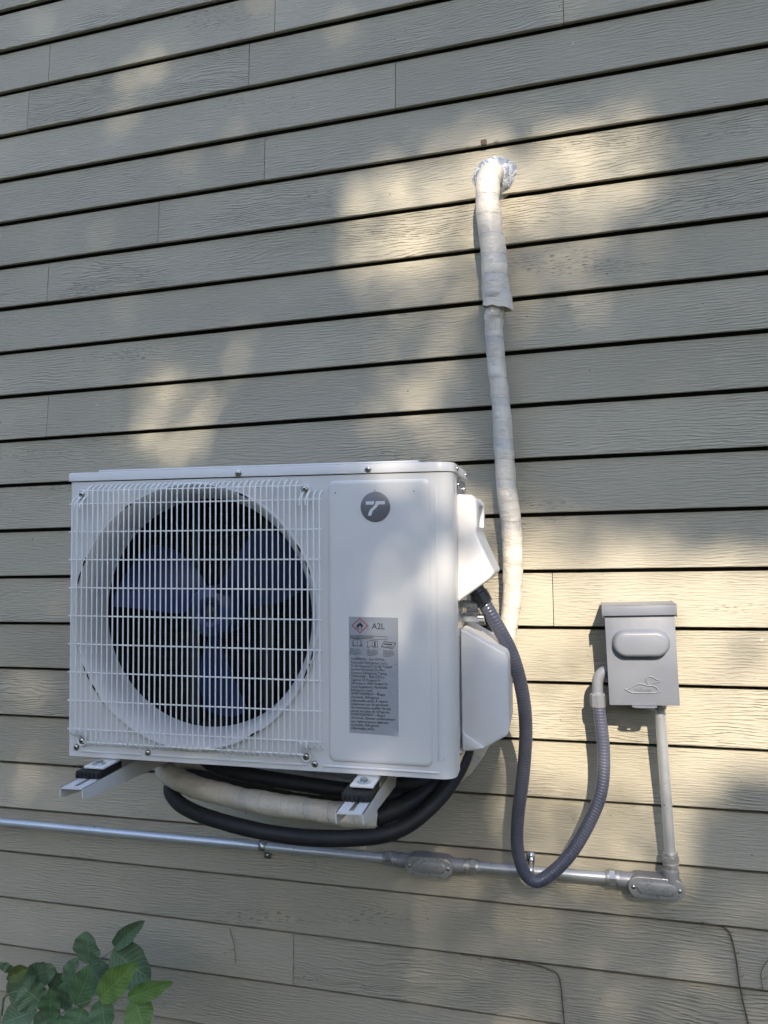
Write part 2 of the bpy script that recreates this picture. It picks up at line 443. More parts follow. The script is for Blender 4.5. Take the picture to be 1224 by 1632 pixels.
# ------------------------------------------------------------------ clapboard wall
EXPO = .127
OFFS = {0: -.06, 2: .02, 3: .02, 4: -.015, 5: -.015, 6: -.015, 7: .025, 8: .025, 9: .025, 10: .03, 11: .025, 12: .015,
        13: -.01, 14: -.025, 15: -.01, 16: -.04, 17: -.06, 18: -.045, 19: .015, 20: .03, 21: .02, 22: .03}
def lip(i): return 3.135+EXPO*(OFFS.get(i, 0)-i)
WX0, WX1 = -4.2, 3.4
JOINTS = {2: [-1.429, -.734], 3: [-1.501, -.81, -.007], 4: [-.416], 5: [-.77], 6: [-1.082], 7: [-1.435], 10: [-1.438], 14: [-.073], 21: [-.725]}
wall = thing('house_wall', 'grey-olive painted clapboard house wall behind the heat pump', 'wall', (0, 0, 0))
rj = random.Random(5)
for i in range(-9, 24):
    z0 = lip(i); z1 = lip(i-1)-.0086
    js = list(JOINTS.get(i, []))
    x = WX0+rj.uniform(.5, 2.0)
    while x < -1.9: js.append(x); x += rj.uniform(1.1, 2.4)
    x = .75+rj.uniform(0, 1.4)
    while x < WX1-.3: js.append(x); x += rj.uniform(1.1, 2.4)
    js = sorted(js); ed = [WX0]+js+[WX1]
    for k in range(len(ed)-1):
        a, b = ed[k]+.0008, ed[k+1]-.0008
        n = max(2, int((b-a)/.06)); V = []; F = []
        dzs = rj.uniform(-.0006, .0006)
        for j in range(n+1):
            xx = a+(b-a)*j/n
            wv = noise.noise(Vector((xx*1.3, i*3.7, .3)))*.0016+noise.noise(Vector((xx*9, i*2.1, 4)))*.0005+dzs
            wy = noise.noise(Vector((xx*1.1, i*5.1, 9)))*.0014
            zb = z0+wv
            y0 = wy
            V += [(xx, y0+.0120, zb+.0015), (xx, y0+.0012, zb), (xx, y0, zb+.0014), (xx, y0*.5+.0051, (zb+z1)/2), (xx, .0102, z1), (xx, .0245, z1)]
        c = 6
        for j in range(n):
            for q in range(5): F.append((j*c+q, (j+1)*c+q, (j+1)*c+q+1, j*c+q+1))
        F.append(tuple(range(c))); F.append(tuple(reversed([n*c+q for q in range(c)])))
        mb = MB(); mb.add(V, F)
        o = mb.build('clapboard', M['siding'], wall, smooth=30)
        o.color = (rj.choice([.0, .05, .12, .3, .5, .8, 1.0]), rj.random(), rj.random(), 1)
mb = MB(); mb.box((WX0, .0258, .05), (WX1, .16, lip(-9)+.12))
mb.build('sheathing', M['sheath'], wall, smooth=None)
mb = MB(); mb.box((WX0-.02, .018, -.3), (WX1+.02, .2, lip(23)-.004))
mb.build('foundation', M['concrete'], wall, smooth=None)
mb = MB()
for xa in (WX0-.1, WX1+.003): mb.box((xa, -.02, lip(23)-.02), (xa+.097, .17, lip(-9)+.12), .004)
mb.build('corner_board', M['siding'], wall, smooth=30)
# brown chip at the lip above the pipe
mb = MB(); mb.box((-.208, -.004, lip(5)-.003), (-.194, .004, lip(5)+.011), .0025)
mb.build('mud_dab', M['vine'], wall)

# ------------------------------------------------------------------ heat pump (local: x right, y towards the wall, z up)
UW, UH, UD = .762, .555, .27
U = thing('heat_pump', 'white outdoor heat pump with round fan grille, mounted on wall brackets', 'heat pump',
          (-.98923, -.48236, 1.14866), (0, R(.85), R(2.5)))
CX, CZ, CR = .264, .277, .250
FZ1 = .5365                                     # front panel ends under the lid
mb = MB(); N = 128; V = []; F = []
xr, zb = .527, .0
for i in range(N):
    t_ = 2*math.pi*i/N; dx, dz = math.cos(t_), math.sin(t_)
    V.append((CX+CR*dx, 0, CZ+CR*dz))
    k = min(((xr-CX)/dx if dx > 1e-9 else (CX-.003)/-dx if dx < -1e-9 else 9), ((FZ1-CZ)/dz if dz > 1e-9 else (CZ-zb)/-dz if dz < -1e-9 else 9))
    V.append((CX+k*dx, 0, CZ+k*dz))
for i in range(N):
    j = (i+1) % N; F.append((2*i, 2*i+1, 2*j+1, 2*j))
mb.add(V, F)
# the four corners the rays skip
def ray_corner(cx_, cz_):
    a = math.atan2(cz_-CZ, cx_-CX) % (2*math.pi); i = int(a/(2*math.pi)*N) % N
    return (2*i+1, 2*((i+1) % N)+1)
for cx_, cz_ in ((xr, FZ1), (.003, FZ1), (.003, zb), (xr, zb)):
    a, b = ray_corner(cx_, cz_); mb.add([V[a], (cx_, 0, cz_), V[b]], [(0, 1, 2)])
# right part with its rounded corner, then the return along the right side
prof = [(xr, 0)]+[(.700, 0)]+[(.738, 0)]
for i in range(1, 9):
    t_ = R(90*i/8); prof.append((.738+.024*math.sin(t_), .024-.024*math.cos(t_)))
prof += [(.762, .030), (.7600, .0325), (.762, .035), (.762, .060)]
V = []; F = []
for x, y in prof: V += [(x, y, 0), (x, y, FZ1)]
for i in range(len(prof)-1): F.append((2*i, 2*i+2, 2*i+3, 2*i+1))
mb.add(V, F)
# left return and bottom flange
mb.add([(.003, 0, 0), (.003, 0, FZ1), (0, .003, FZ1), (0, .003, 0), (0, .05, FZ1), (0, .05, 0)], [(0, 1, 2, 3), (3, 2, 4, 5)])
mb.add([(.003, 0, 0), (.74, 0, 0), (.74, .02, -.001), (.003, .02, -.001)], [(0, 1, 2, 3)])
front = mb.build('front_panel', M['white'], U, smooth=40)
# pressed vertical crease by the right corner, and the ribs along the foot of the panel
mb = MB(); mb.box((.7310, -.0016, .03), (.7335, .004, .512), .0011)
mb.build('crease', M['white'], front)
for a, b in ((.030, .158), (.182, .492), (.522, .733)):
    mb = MB(); mb.box((a, -.0022, .0085), (b, .003, .0125), .0018); mb.build('rib', M['white'], front)
# raised service panel
mb = MB()
loft(mb, [at_y(rrect(.5325, .0190, .7225, .5265, .012), .0008), at_y(rrect(.5350, .0215, .7200, .5240, .011), -.0026),
          at_y(rrect(.5378, .0243, .7172, .5212, .010), -.0036), at_y(rrect(.541, .0275, .714, .518, .009), -.0038)])
mb.build('service_panel', M['white'], U, smooth=60)
for x, z in ((.548, .5035), (.693, .5035), (.622, .5065)):
    mb = MB(); mb.cyl((x, -.0037, z), (x, -.0044, z), .0011, 8); mb.build('pinhole', M['slot'], U)
mb = MB()
mb.lathe((.742, .001, .035), (0, -1, 0), [(.003, -.001), (.0026, .0012), (.001, .002), (.0002, .002)], 12); mb.build('dimple', M['white'], U)
# fan shroud: flared ring
mb = MB()
mb.lathe((CX, 0, CZ), (0, 1, 0), [(.2535, -.0005), (.2525, -.0045), (.2495, -.0062), (.2460, -.0045), (.2425, .0000), (.2380, .0055), (.2325, .0150), (.2285, .0300), (.2265, .0480), (.2260, .0720)], 96, a=(1, 0, 0))
shroud = mb.build('fan_shroud', M['white'], U, smooth=50)
for a in (18, 27, 62, 118, 152, 160, 204, 212, 297, 334, 342):
    mb = MB(); V = []; F = []; k = 7
    for i in range(k+1):
        t_ = R(a+6.5*i/k); w_ = .0016*math.sin(math.pi*min(max(i/k, .08), .92))+.0004
        for r_ in (.2490-w_, .2490+w_): V.append((CX+r_*math.cos(t_), -.0068, CZ+r_*math.sin(t_)))
    for i in range(k): F.append((2*i, 2*i+1, 2*i+3, 2*i+2))
    mb.add(V, F); mb.build('slit', M['slot'], shroud, smooth=None)
# carcass: left side, base pan, right side panel, coil
mb = MB(); mb.box((.001, .045, .002), (.004, UD-.02, FZ1)); mb.build('left_side', M['white'], U, smooth=None)
mb = MB(); mb.box((.004, .018, -.004), (.757, UD, .020), .003); mb.build('base_pan', M['white'], U)
mb = MB(); mb.box((.7575, .056, .004), (.7605, .215, FZ1-.003), .0008)
side = mb.build('side_panel', M['galv'], U)
mb = MB(); mb.box((.530, .02, .02), (.533, UD-.01, FZ1-.004)); mb.build('divider', M['dark'], U, smooth=None)
mb = MB(); mb.box((.010, .205, .02), (.525, .24, FZ1-.004))
for i in range(24):
    z = .03+i*.0212; mb.cyl((.012, .2035, z), (.524, .2035, z), .0035, 6)
coil = mb.build('coil', M['fin'], U, smooth=30)
mb = MB(); mb.box((.0045, .115, .02), (.012, .205, FZ1-.004)); mb.box((.012, .115, .522), (.525, .203, .532)); mb.box((.012, .115, .021), (.525, .203, .03))
mb.build('inner_wall', M['dark'], U, smooth=None)
# lid
mb = MB()
lid = [(-.0025, -.0025), (.735, -.0025)]
for i in range(1, 9):
    t_ = R(90*i/8); lid.append((.735+.0295*math.sin(t_), .027-.0295*math.cos(t_)))
lid += [(.7645, UD-.06), (-.0025, UD-.06)]
def ins(k): # inset towards the middle
    cx_, cy_ = .381, .12
    return [(x+(k if x < cx_ else -k), y+(k if y < cy_ else -k)) for x, y in lid]
loft(mb, [[(x, y, .5385) for x, y in lid], [(x, y, .5520) for x, y in lid], [(x, y, .5545) for x, y in ins(.0012)], [(x, y, .5555) for x, y in ins(.004)]], cap_first=True)
lid_o = mb.build('lid', M['white'], U, smooth=40)
mb = MB(); mb.box((.055, .008, .555), (.70, UD-.08, .5605), .004); mb.build('lid_deck', M['white'], lid_o)
def screw(x, y, z, d=(0, -1, 0), r=.0046, parent=U):
    mb = MB(); mb.lathe((x, y, z), d, [(r*1.35, 0), (r*1.35, .0008), (r, .0010), (r*.95, .0026), (r*.6, .0036), (.0001, .0038)], 16, capends=False)
    o = mb.build('screw', M['screw'], parent, smooth=40)
    D = Vector(d).normalized(); a = D.orthogonal().normalized(); b = D.cross(a); P = Vector((x, y, z))+D*.0033
    m2 = MB()
    for u, v in ((a, b), (b, a)):
        V = []
        for k in (-.0006, .0008):
            for s1, s2 in ((-1, -1), (1, -1), (1, 1), (-1, 1)): V.append(P+D*k+u*s1*r*.55+v*s2*r*.13)
        m2.add(V, [(0, 1, 2, 3), (4, 5, 6, 7), (0, 1, 5, 4), (1, 2, 6, 5), (2, 3, 7, 6), (3, 0, 4, 7)])
    m2.build('cross_recess', M['slot'], o if parent is U else parent, smooth=None)
    return o
for x, z, y in ((.3584, .5445, -.0025), (.609, .5455, -.0025), (.0183, .0172, 0), (.1726, .0148, 0), (.506, .0130, 0)): screw(x, y, z)
for x, z in ((.0285, .5119), (.4898, .5116), (.0334, .0311), (.4907, .0262)): screw(x, -.004, z, r=.005)
for y, z in ((.045, .5465), (.185, .5465), (.08, .519), (.17, .517), (.07, .028), (.10, .285)): screw(.7630 if z > .54 else .7612, y, z, (1, 0, 0), .005)

# grille: one wire each
grille = link('fan_grille', None, U); grille.empty_display_size = .05
GY = -.0190
for x, zt, zd in ((.0285, .5119, -1), (.4898, .5116, -1), (.0334, .0311, 1), (.4907, .0262, 1)):
    pts = []
    for i in range(9):
        t_ = R(-40+ (260*i/8)) if zd < 0 else R(140+260*i/8)
        pts.append((x+.0085*math.cos(t_), -.0045, zt+.0085*math.sin(t_)))
    s1 = 1
    a = pts[0]; b = pts[-1]
    pre = [(x+(.0056 if zd < 0 else -.0056), GY, zt+zd*.030), (x+(.0056 if zd < 0 else -.0056), GY, zt+zd*.021)]
    post = [(x-(.0056 if zd < 0 else -.0056), GY, zt+zd*.021), (x-(.0056 if zd < 0 else -.0056), GY, zt+zd*.030)]
    mb = MB(); mb.tube(catmull(pre+pts+post, .003), .0016, 8, up=(0, 1, 0)); mb.build('screw_loop', M['wire'], grille, smooth=60)
def wire_v(z0, z1):
    mb = MB(); p = [(0, -.001, z0-.011), (0, -.007, z0-.0085), (0, GY+.002, z0-.003), (0, GY, z0+.004), (0, GY, z1-.004), (0, GY+.002, z1+.003), (0, -.007, z1+.0085), (0, -.001, z1+.011)]
    mb.tube(p, .00148, 8, up=(1, 0, 0)); return mb.mesh('wire', M['wire'], 60)
wl_, ws_ = wire_v(.034, .5185), wire_v(.051, .4975)
for i in range(46):
    x = .0170+i*.50500/45
    short = i in (0, 1, 2, 42, 43, 44, 45) 
    link('wire', ws_ if short else wl_, grille, (x, rj.uniform(-.0004, .0004), 0))
def wire_h(x0, x1):
    mb = MB(); mb.tube([(x0, GY+.0022, 0), (x1, GY+.0022, 0)], .00145, 8, up=(0, 0, 1)); return mb.mesh('wire', M['wire'], 60)
hl, hs = wire_h(.0100, .5248), wire_h(.0450, .4900)
for i in range(9): link('wire', hl, grille, (0, 0, .4918-i*.05432))
for z in (.5172, .0332): link('wire', hs, grille, (0, 0, z))

# fan
FY = .098
mb = MB(); mb.lathe((CX, FY, CZ), (0, -1, 0), [(.050, -.06), (.052, .012), (.048, .020), (.030, .026), (.022, .022), (.018, .012), (.0001, .012)], 32)
fan = mb.build('fan_hub', M['fan'], U, smooth=40)
mb = MB(); mb.cyl((CX, FY-.008, CZ), (CX, FY-.030, CZ), .006, 12); mb.lathe((CX, FY-.014, CZ), (0, -1, 0), [(.011, 0), (.011, .008), (.006, .010), (.0001, .010)], 6); mb.build('shaft_nut', M['motor'], fan)
def blade(a0):
    nr, na = 14, 14; V = []; F = []
    for side_ in (0, 1):
        for i in range(nr):
            u = i/(nr-1); r_ = .045+.168*u
            span = 58-8*u-14*u*u; lead = a0-8*u+14*u*u
            for j in range(na):
                v = j/(na-1)
                edge = 0.0
                rr = r_ - (.016*(max(0, v-.55)/.45)**2*u)
                t_ = R(lead+span*(v-.5))
                pitch = .080+.010*u
                y = FY-.006-pitch*(v-.5)+.008*math.sin(math.pi*v)-.004+side_*.0022
                V.append((CX+rr*math.cos(t_), y, CZ+rr*math.sin(t_)))
    o = nr*na
    for s_ in (0, 1):
        for i in range(nr-1):
            for j in range(na-1):
                q = (i*na+j, i*na+j+1, (i+1)*na+j+1, (i+1)*na+j); q = tuple(x+s_*o for x in q)
                F.append(q if s_ else q[::-1])
    rim = [j for j in range(na)]+[i*na+na-1 for i in range(1, nr)]+[(nr-1)*na+j for j in range(na-2, -1, -1)]+[i*na for i in range(nr-2, 0, -1)]
    for i in range(len(rim)):
        a, b = rim[i], rim[(i+1) % len(rim)]; F.append((a, b, b+o, a+o))
    mb = MB(); mb.add(V, F); return mb.build('fan_blade', M['fan'], fan, smooth=50)
for a in (153, 273, 33): blade(a)
mb = MB(); mb.cyl((CX, FY+.045, CZ), (CX, FY+.10, CZ), .048, 24); mb.box((CX+.072, FY+.075, .03), (CX+.095, FY+.09, .52), .002); mb.box((CX-.095, FY+.075, .03), (CX-.072, FY+.09, .52), .002)
mb.box((CX-.09, FY+.078, CZ-.02), (CX+.09, FY+.088, CZ+.02))
mb.build('motor_mount', M['motor'], U)

# badge
bx, bz = .6226, .4769
mb = MB(); mb.lathe((bx, -.0036, bz), (0, -1, 0), [(.0272, 0), (.0272, .0010), (.0262, .0016), (.0001, .0017)], 48)
badge = mb.build('badge', M['badge'], U, smooth=40)
k = .0272/360.0      # emblem traced in units of the badge's own radius
def emb(pts): return [(bx+(x-585)*k, bz-(y-605)*k) for x, y in pts]
mb = MB()
e1 = emb([(358, 550), (545, 550), (572, 472), (358, 472)])
e2 = emb([(410, 812), (490, 812), (500, 765), (525, 700), (560, 668), (610, 630), (650, 580), (662, 550), (822, 550), (822, 472), (603, 472), (590, 530), (565, 575), (520, 618), (465, 665), (430, 730)])
for e in (e1, e2): mb.add([(x, -.0056, z) for x, z in e], [tuple(range(len(e)))])
mb.build('emblem', M['badge_white'], badge, smooth=None)

# warning label
lx0, lx1, lz0, lz1 = .5722, .6622, .0715, .2800
Y0 = -.0042
mb = MB(); pts = [(lx0, lz0+.002), (lx1-.010, lz0), (lx1, lz0+.009), (lx1+.0004, lz1-.0008), (lx0, lz1)]
mb.add([(x, Y0, z) for x, z in pts], [tuple(range(5))])
lab = mb.build('warning_label', M['label'], U, smooth=None)
mb = MB(); mb.add([(lx1-.010, Y0, lz0), (lx1, Y0, lz0+.009), (lx1-.0035, Y0-.004, lz0+.0055), (lx1-.007, Y0-.004, lz0+.0025)], [(0, 1, 2, 3)]); mb.build('peeling_corner', M['ink_white'], lab, smooth=None)
Y1 = Y0-.0004
def outline(mb, pts, wd, y, closed=True):
    n = len(pts)
    for i in range(n if closed else n-1):
        a = Vector(pts[i]); b = Vector(pts[(i+1) % n]); d = (b-a).normalized(); q = Vector((-d.y, d.x))*wd/2; a = a-d*wd/2; b = b+d*wd/2
        mb.add([(p.x, y, p.y) for p in (a-q, b-q, b+q, a+q)], [(0, 1, 2, 3)])
dc = (lx0+.0205, lz1-.0158)
mb = MB(); outline(mb, [(dc[0], dc[1]-.0128), (dc[0]+.0145, dc[1]), (dc[0], dc[1]+.0128), (dc[0]-.0145, dc[1])], .0014, Y1); mb.build('hazard_diamond', M['ink_red'], lab, smooth=None)
mb = MB(); fl = [(-.003, -.0045), (-.0058, -.001), (-.0045, .0025), (-.0035, .0010), (-.0025, .0050), (-.0010, .0028), (.0002, .0078), (.0020, .0030), (.0028, .0050), (.0038, .0012), (.0050, .0028), (.0058, -.0008), (.0032, -.0045), (.0020, -.0018), (.0002, .0008), (-.0018, -.0022)]
mb.add([(dc[0]+x, Y1, dc[1]+z) for x, z in fl], [tuple(range(len(fl)))])
outline(mb, [(dc[0]-.0045, dc[1]-.0062), (dc[0]+.0045, dc[1]-.0062)], .0008, Y1, False); mb.build('flame_symbol', M['ink'], lab, smooth=None)
text_mesh('lettering', 'A2L', .0152, M['ink'], (lx0+.0425, Y1, lz1-.0215), lab, width=.95)
# three small pictograms in a row
mb = MB(); zc = lz1-.047
outline(mb, [(lx0+.003, lz1-.0385), (lx0+.070, lz1-.0400), (lx0+.070, lz1-.0345), (lx0+.003, lz1-.033)], .0005, Y1)
for q in (0, .0022): outline(mb, [(lx0+.008-q*.4, zc-.0055+q*.3), (lx0+.0155, zc-.0050), (lx0+.0225+q*.4, zc-.0055+q*.3), (lx0+.0225, zc+.0055), (lx0+.0155, zc+.0068), (lx0+.008, zc+.0055)], .0006, Y1)
outline(mb, [(lx0+.0155, zc-.0050), (lx0+.0155, zc+.0068)], .0005, Y1, False)
outline(mb, [(lx0+.0345, zc-.0070), (lx0+.0430, zc-.0045), (lx0+.0430, zc+.0052), (lx0+.0345, zc+.0040)], .0007, Y1)
outline(mb, [(lx0+.0430, zc-.0060), (lx0+.0530, zc-.0066), (lx0+.0530, zc+.0040), (lx0+.0430, zc+.0052)], .0007, Y1)
outline(mb, [(lx0+.0480, zc-.0045), (lx0+.0480, zc+.0005)], .0022, Y1-.0001, False); outline(mb, [(lx0+.0480, zc+.0022), (lx0+.0480, zc+.0024)], .0022, Y1-.0001, False)
outline(mb, [(lx0+.0600, zc-.0055), (lx0+.0800, zc-.0080), (lx0+.0860, zc+.0015), (lx0+.0650, zc+.0036)], .0010, Y1)
outline(mb, [(lx0+.0660, zc-.0005), (lx0+.0790, zc-.0012)], .0018, Y1-.0001, False)
outline(mb, [(lx0+.0690, zc-.0045), (lx0+.0780, zc-.0050), (lx0+.0760, zc-.0070)], .0007, Y1-.0001, False)
mb.build('pictogram', M['ink'], lab, smooth=None)
small = 'Please read the instruction manual\ncarefully before servicing the unit'
text_mesh('lettering', small, .0030, M['ink'], (lx0+.0035, Y1, lz1-.0363), lab, .72)
for q, xq in enumerate((.002, .0335, .0630)):
    text_mesh('lettering', 'Please read the\nservice manual\nbefore any work\non this appliance\nVeuillez lire', .0030, M['ink'], (lx0+xq, Y1, lz1-.0585-q*.0008), lab, .80)
body = ('WARNING \u2013 Risk Of Fire.\nFlammable Refrigerant Used.\nTo Be Repaired Only By Trained\nService Personnel. Do Not\nPuncture Refrigerant Tubing.\n'
        'WARNING \u2013 Risk Of Fire.\nDispose Of Property In\nAccordance With Federal Or\nLocal Regulations. Flammable\nRefrigerant Used.\n'
        'AVERTISSEMENT \u2013 Risque\nd\u2019incendie. R\u00e9frig\u00e9rant\ninflammable utilis\u00e9. \u00c0 r\u00e9parer\nuniquement par du personnel\nde maintenance qualifi\u00e9. Ne pas\npercer les tubes de r\u00e9frig\u00e9rant.\n'
        'AVERTISSEMENT \u2013 Risque\nd\u2019incendie. \u00c9liminer conform\u00e9ment\naux r\u00e9glementations f\u00e9d\u00e9rales\nou locales. R\u00e9frig\u00e9rant\ninflammable utilis\u00e9.')
text_mesh('lettering', body, .0066, M['ink'], (lx0+.0035, Y1, lz1-.0775), lab, .93, .86)

# covers on the right side
def side_cover(name, prof, y0, y1, bev, mat, taper=None):
    bm = bmesh.new()
    a = [bm.verts.new((x, y0, z)) for x, z in prof]; b = [bm.verts.new((x, y1, z)) for x, z in prof]
    n = len(prof); bm.faces.new(a); bm.faces.new(b[::-1])
    for i in range(n): bm.faces.new((a[(i+1) % n], a[i], b[i], b[(i+1) % n]))
    bmesh.ops.recalc_face_normals(bm, faces=bm.faces[:])
    bmesh.ops.bevel(bm, geom=bm.edges[:], offset=bev, segments=3, affect='EDGES', profile=.6, clamp_overlap=True)
    mb = MB(); mb.frombm(bm); return mb.build(name, mat, U, smooth=45)
cov = side_cover('electrical_cover', [(.7615, .3020), (.8215, .3460), (.8290, .3560), (.8030, .4150), (.7970, .4290), (.7990, .4400), (.7990, .4880), (.7900, .4990), (.7615, .5010)], .055, .225, .006, M['white_plastic'])
mb = MB(); mb.box((.7800, .100, .4400), (.8200, .195, .4840), .007); cut = mb.build('cutter', M['white_plastic'])
cut.location = U.location; cut.rotation_euler = U.rotation_euler
md = cov.modifiers.new('recess', 'BOOLEAN'); md.object = cut; md.operation = 'DIFFERENCE'; md.solver = 'EXACT'
bpy.context.view_layer.update()
me_ = bpy.data.meshes.new_from_object(cov.evaluated_get(bpy.context.evaluated_depsgraph_get()))
cov.modifiers.clear(); cov.data = me_; bpy.data.objects.remove(cut)
me_.shade_smooth(); me_.set_sharp_from_angle(angle=R(40))
mb = MB()
for q in range(13): mb.box((.8030+q*.0019, .058, .4080-q*.0043), (.8040+q*.0019, .062, .4100-q*.0043))
o_ = mb.build('vent_row', M['badge_white'], cov, smooth=None)
val = side_cover('valve_cover', [(.7615, .0240), (.7960, .0260), (.8080, .0340), (.8450, .0560), (.8490, .0640), (.8490, .1960), (.8450, .2060), (.7700, .2480), (.7615, .2500)], .092, .250, .005, M['white_plastic'])
mb = MB(); mb.prism([(.7640, .0260), (.8040, .0330), (.7640, .0600)], .086, .095, .0025); mb.build('gusset', M['white_plastic'], val)
# service valves glimpsed between the covers
mb = MB()
for z, r_ in ((.266, .010), (.292, .008)):
    mb.cyl((.761, .15, z), (.790, .15, z), r_, 6); mb.cyl((.790, .15, z), (.800, .15, z), r_*.7, 12)
mb.build('service_valve', M['galv'], U)
# caution strip moulded down the side return
mb = MB()
for q in range(30): mb.box((.7612, .064, .075+q*.0055), (.7618, .074, .0775+q*.0055))
mb.build('stamped_marks', M['badge'], side, smooth=None)
# mounting feet of the cabinet
def foot(x, zdrop):
    mb = MB(); mb.box((x-.021, -.046, -zdrop-.002), (x+.021, .02, -zdrop+.003), .0022)
    mb.box((x-.021, .006, -zdrop+.001), (x+.021, .019, .002), .002)
    f_ = mb.build('foot', M['white'], U)
    mb = MB(); mb.lathe((x, -.028, -zdrop+.003), (0, 0, 1), [(.0125, 0), (.0125, .0014), (.009, .0020), (.0088, .0020)], 24, capends=True)
    mb.build('washer', M['galv'], f_)
    mb = MB(); mb.lathe((x, -.028, -zdrop+.0048), (0, 0, 1), [(.0075, 0), (.0075, .0045), (.006, .0055), (.0001, .0055)], 6); mb.build('bolt', M['screw'], f_)
foot(.0865, .006); foot(.6044, .0075)

# ------------------------------------------------------------------ wall brackets
def bracket(name, x, y, z, yaw, label, length, pad_y):
    b_ = thing(name, label, 'bracket', (x, y, z), (0, 0, yaw), 'wall brackets under the heat pump')
    W2 = .0235; T = .0022; L = length
    # inverted channel, flanges deepening towards the wall; slot near the tip
    mb = MB()
    s0, s1, sw = .012, .085, .0042
    for (xa, xb, ya, yb) in ((-W2, W2, 0, s0), (-W2, -sw, s0, s1), (sw, W2, s0, s1), (-W2, W2, s1, L)):
        mb.add([(xa, ya, 0), (xb, ya, 0), (xb, yb, 0), (xa, yb, 0), (xa, ya, -T), (xb, ya, -T), (xb, yb, -T), (xa, yb, -T)],
               [(0, 1, 2, 3), (7, 6, 5, 4), (0, 4, 5, 1), (2, 6, 7, 3), (1, 5, 6, 2), (3, 7, 4, 0)])
    for s_ in (-1, 1):
        xa, xb = s_*(W2+.0003), s_*(W2-T)
        pr = [(0, .0), (0, -.0150), (.0012, -.0178), (.004, -.0192), (.05, -.0245), (L, -.060), (L, .0)]
        V = [(xa, p, q) for p, q in pr]+[(xb, p, q) for p, q in pr]; n = len(pr)
        F = [tuple(range(n)), tuple(range(2*n-1, n-1, -1))]+[(i, (i+1) % n, n+(i+1) % n, n+i) for i in range(n)]
        mb.add(V, F)
    bm = bmesh.new(); me = bpy.data.meshes.new('t'); me.from_pydata(mb.V, [], mb.F); bm.from_mesh(me); bmesh.ops.recalc_face_normals(bm, faces=bm.faces[:]); bpy.data.meshes.remove(me)
    mb = MB(); mb.frombm(bm); mb.build('arm', M['white'], b_, smooth=30)
    mb = MB(); mb.box((-W2-.004, pad_y, .0006), (W2-.001, pad_y+.075, .0138), .0015)
    for i in range(6): mb.box((-W2-.003+i*.0083, pad_y-.0025, .001), (-W2+.0015+i*.0083, pad_y+.001, .0105), .0008)
    mb.build('rubber_pad', M['rubber'], b_)
    mb = MB(); mb.box((-W2-.008, L, -.10), (W2+.008, L+.004, .10), .001); mb.build('back_plate', M['white'], b_)
    return b_
LB = bracket('wall_bracket', -.9020, -.585, 1.1240, R(3), 'white wall bracket arm under the fan end of the heat pump', .570, .052)
RB = bracket('wall_bracket', -.3825, -.575, 1.1135, R(3), 'white wall bracket arm under the label end of the heat pump', .560, .052)

# ------------------------------------------------------------------ wrapped line set
def arc_pts(): pass
LS = [(-.176, .04, 2.414), (-.177, -.005, 2.413), (-.181, -.036, 2.402), (-.1885, -.053, 2.375), (-.1887, -.055, 2.319), (-.1800, -.057, 2.215), (-.1775, -.058, 2.113), (-.1790, -.058, 2.080),
      (-.1840, -.055, 2.041), (-.1800, -.050, 1.954), (-.1725, -.050, 1.852), (-.1690, -.052, 1.752), (-.1643, -.058, 1.666), (-.1570, -.062, 1.581), (-.1552, -.064, 1.4965), (-.1604, -.066, 1.412),
      (-.174, -.070, 1.328), (-.1900, -.080, 1.255), (-.215, -.092, 1.165), (-.258, -.105, 1.075), (-.34, -.105, 1.015), (-.50, -.085, .990), (-.70, -.075, .992), (-.87, -.095, 1.022), (-.935, -.160, 1.048), (-.922, -.243, 1.053),
      (-.833, -.302, 1.047), (-.741, -.337, 1.045), (-.632, -.360, 1.041), (-.522, -.368, 1.037), (-.449, -.362, 1.030), (-.404, -.346, 1.024)]
LSP = catmull(LS, .006)
seedv = Vector((3.1, 7.7, 1.9))
def ls_r(L, t_):
    if L < .06: b = .022
    elif L < .385: b = .0265+.0032*min(1, (L-.06)/.28)
    elif L < .40: b = .0297-.0085*(L-.385)/.015
    elif L < 1.2: b = .0212+.0012*math.sin(L*9)
    else: b = .0215
    k = (L+.005*math.sin(t_))/.047; fr = k-math.floor(k)
    b += .0008*fr
    b += .0022*noise.noise(Vector((math.cos(t_)*1.2, math.sin(t_)*1.2, L*20)))+.0013*noise.noise(Vector((math.cos(t_)*2.5, math.sin(t_)*2.5, L*60+3)))
    cr_ = math.exp(-((L-.425)/.035)**2)
    b += cr_*.0075*noise.noise(Vector((math.cos(t_)*2.2, math.sin(t_)*2.2, L*55)))
    return b
lset = thing('refrigerant_line', 'cream tape-wrapped refrigerant line running from the wall hole down behind the heat pump', 'pipe', (-.176, 0, 2.414))
o0 = Vector(lset.location)
mb = MB(); mb.tube([p-o0 for p in LSP], ls_r, 24, up=(0, 1, 0), uvs=True)
mb.build('pipe_wrap', M['wrap'], lset, smooth=50)
# loose skirt where the upper sleeve ends
mb = MB(); V = []; F = []; n = 28; rows = 7
for j in range(rows):
    u = j/(rows-1)
    for i in range(n):
        t_ = 2*math.pi*i/n
        r_ = .0296+.0022*u+.0026*math.sin(3*t_+1.0)*u+.0022*noise.noise(Vector((math.cos(t_)*2.4, math.sin(t_)*2.4, u*4)))
        x = -.1778+r_*math.cos(t_)*(1+.10*u)+.004*u; y = -.058-r_*math.sin(t_)*.9
        z = 2.150-.070*u-.012*u*math.cos(t_-.2)*max(0, u-.3)-.007*u*noise.noise(Vector((math.cos(t_)*2, math.sin(t_)*2, 2)))
        V.append((x-o0.x, y-o0.y, z-o0.z))
for j in range(rows-1):
    for i in range(n): F.append((j*n+i, j*n+(i+1) % n, (j+1)*n+(i+1) % n, (j+1)*n+i))
uvl = [[(0, 0), (.03, 0), (.03, .01), (0, .01)]]*len(F)
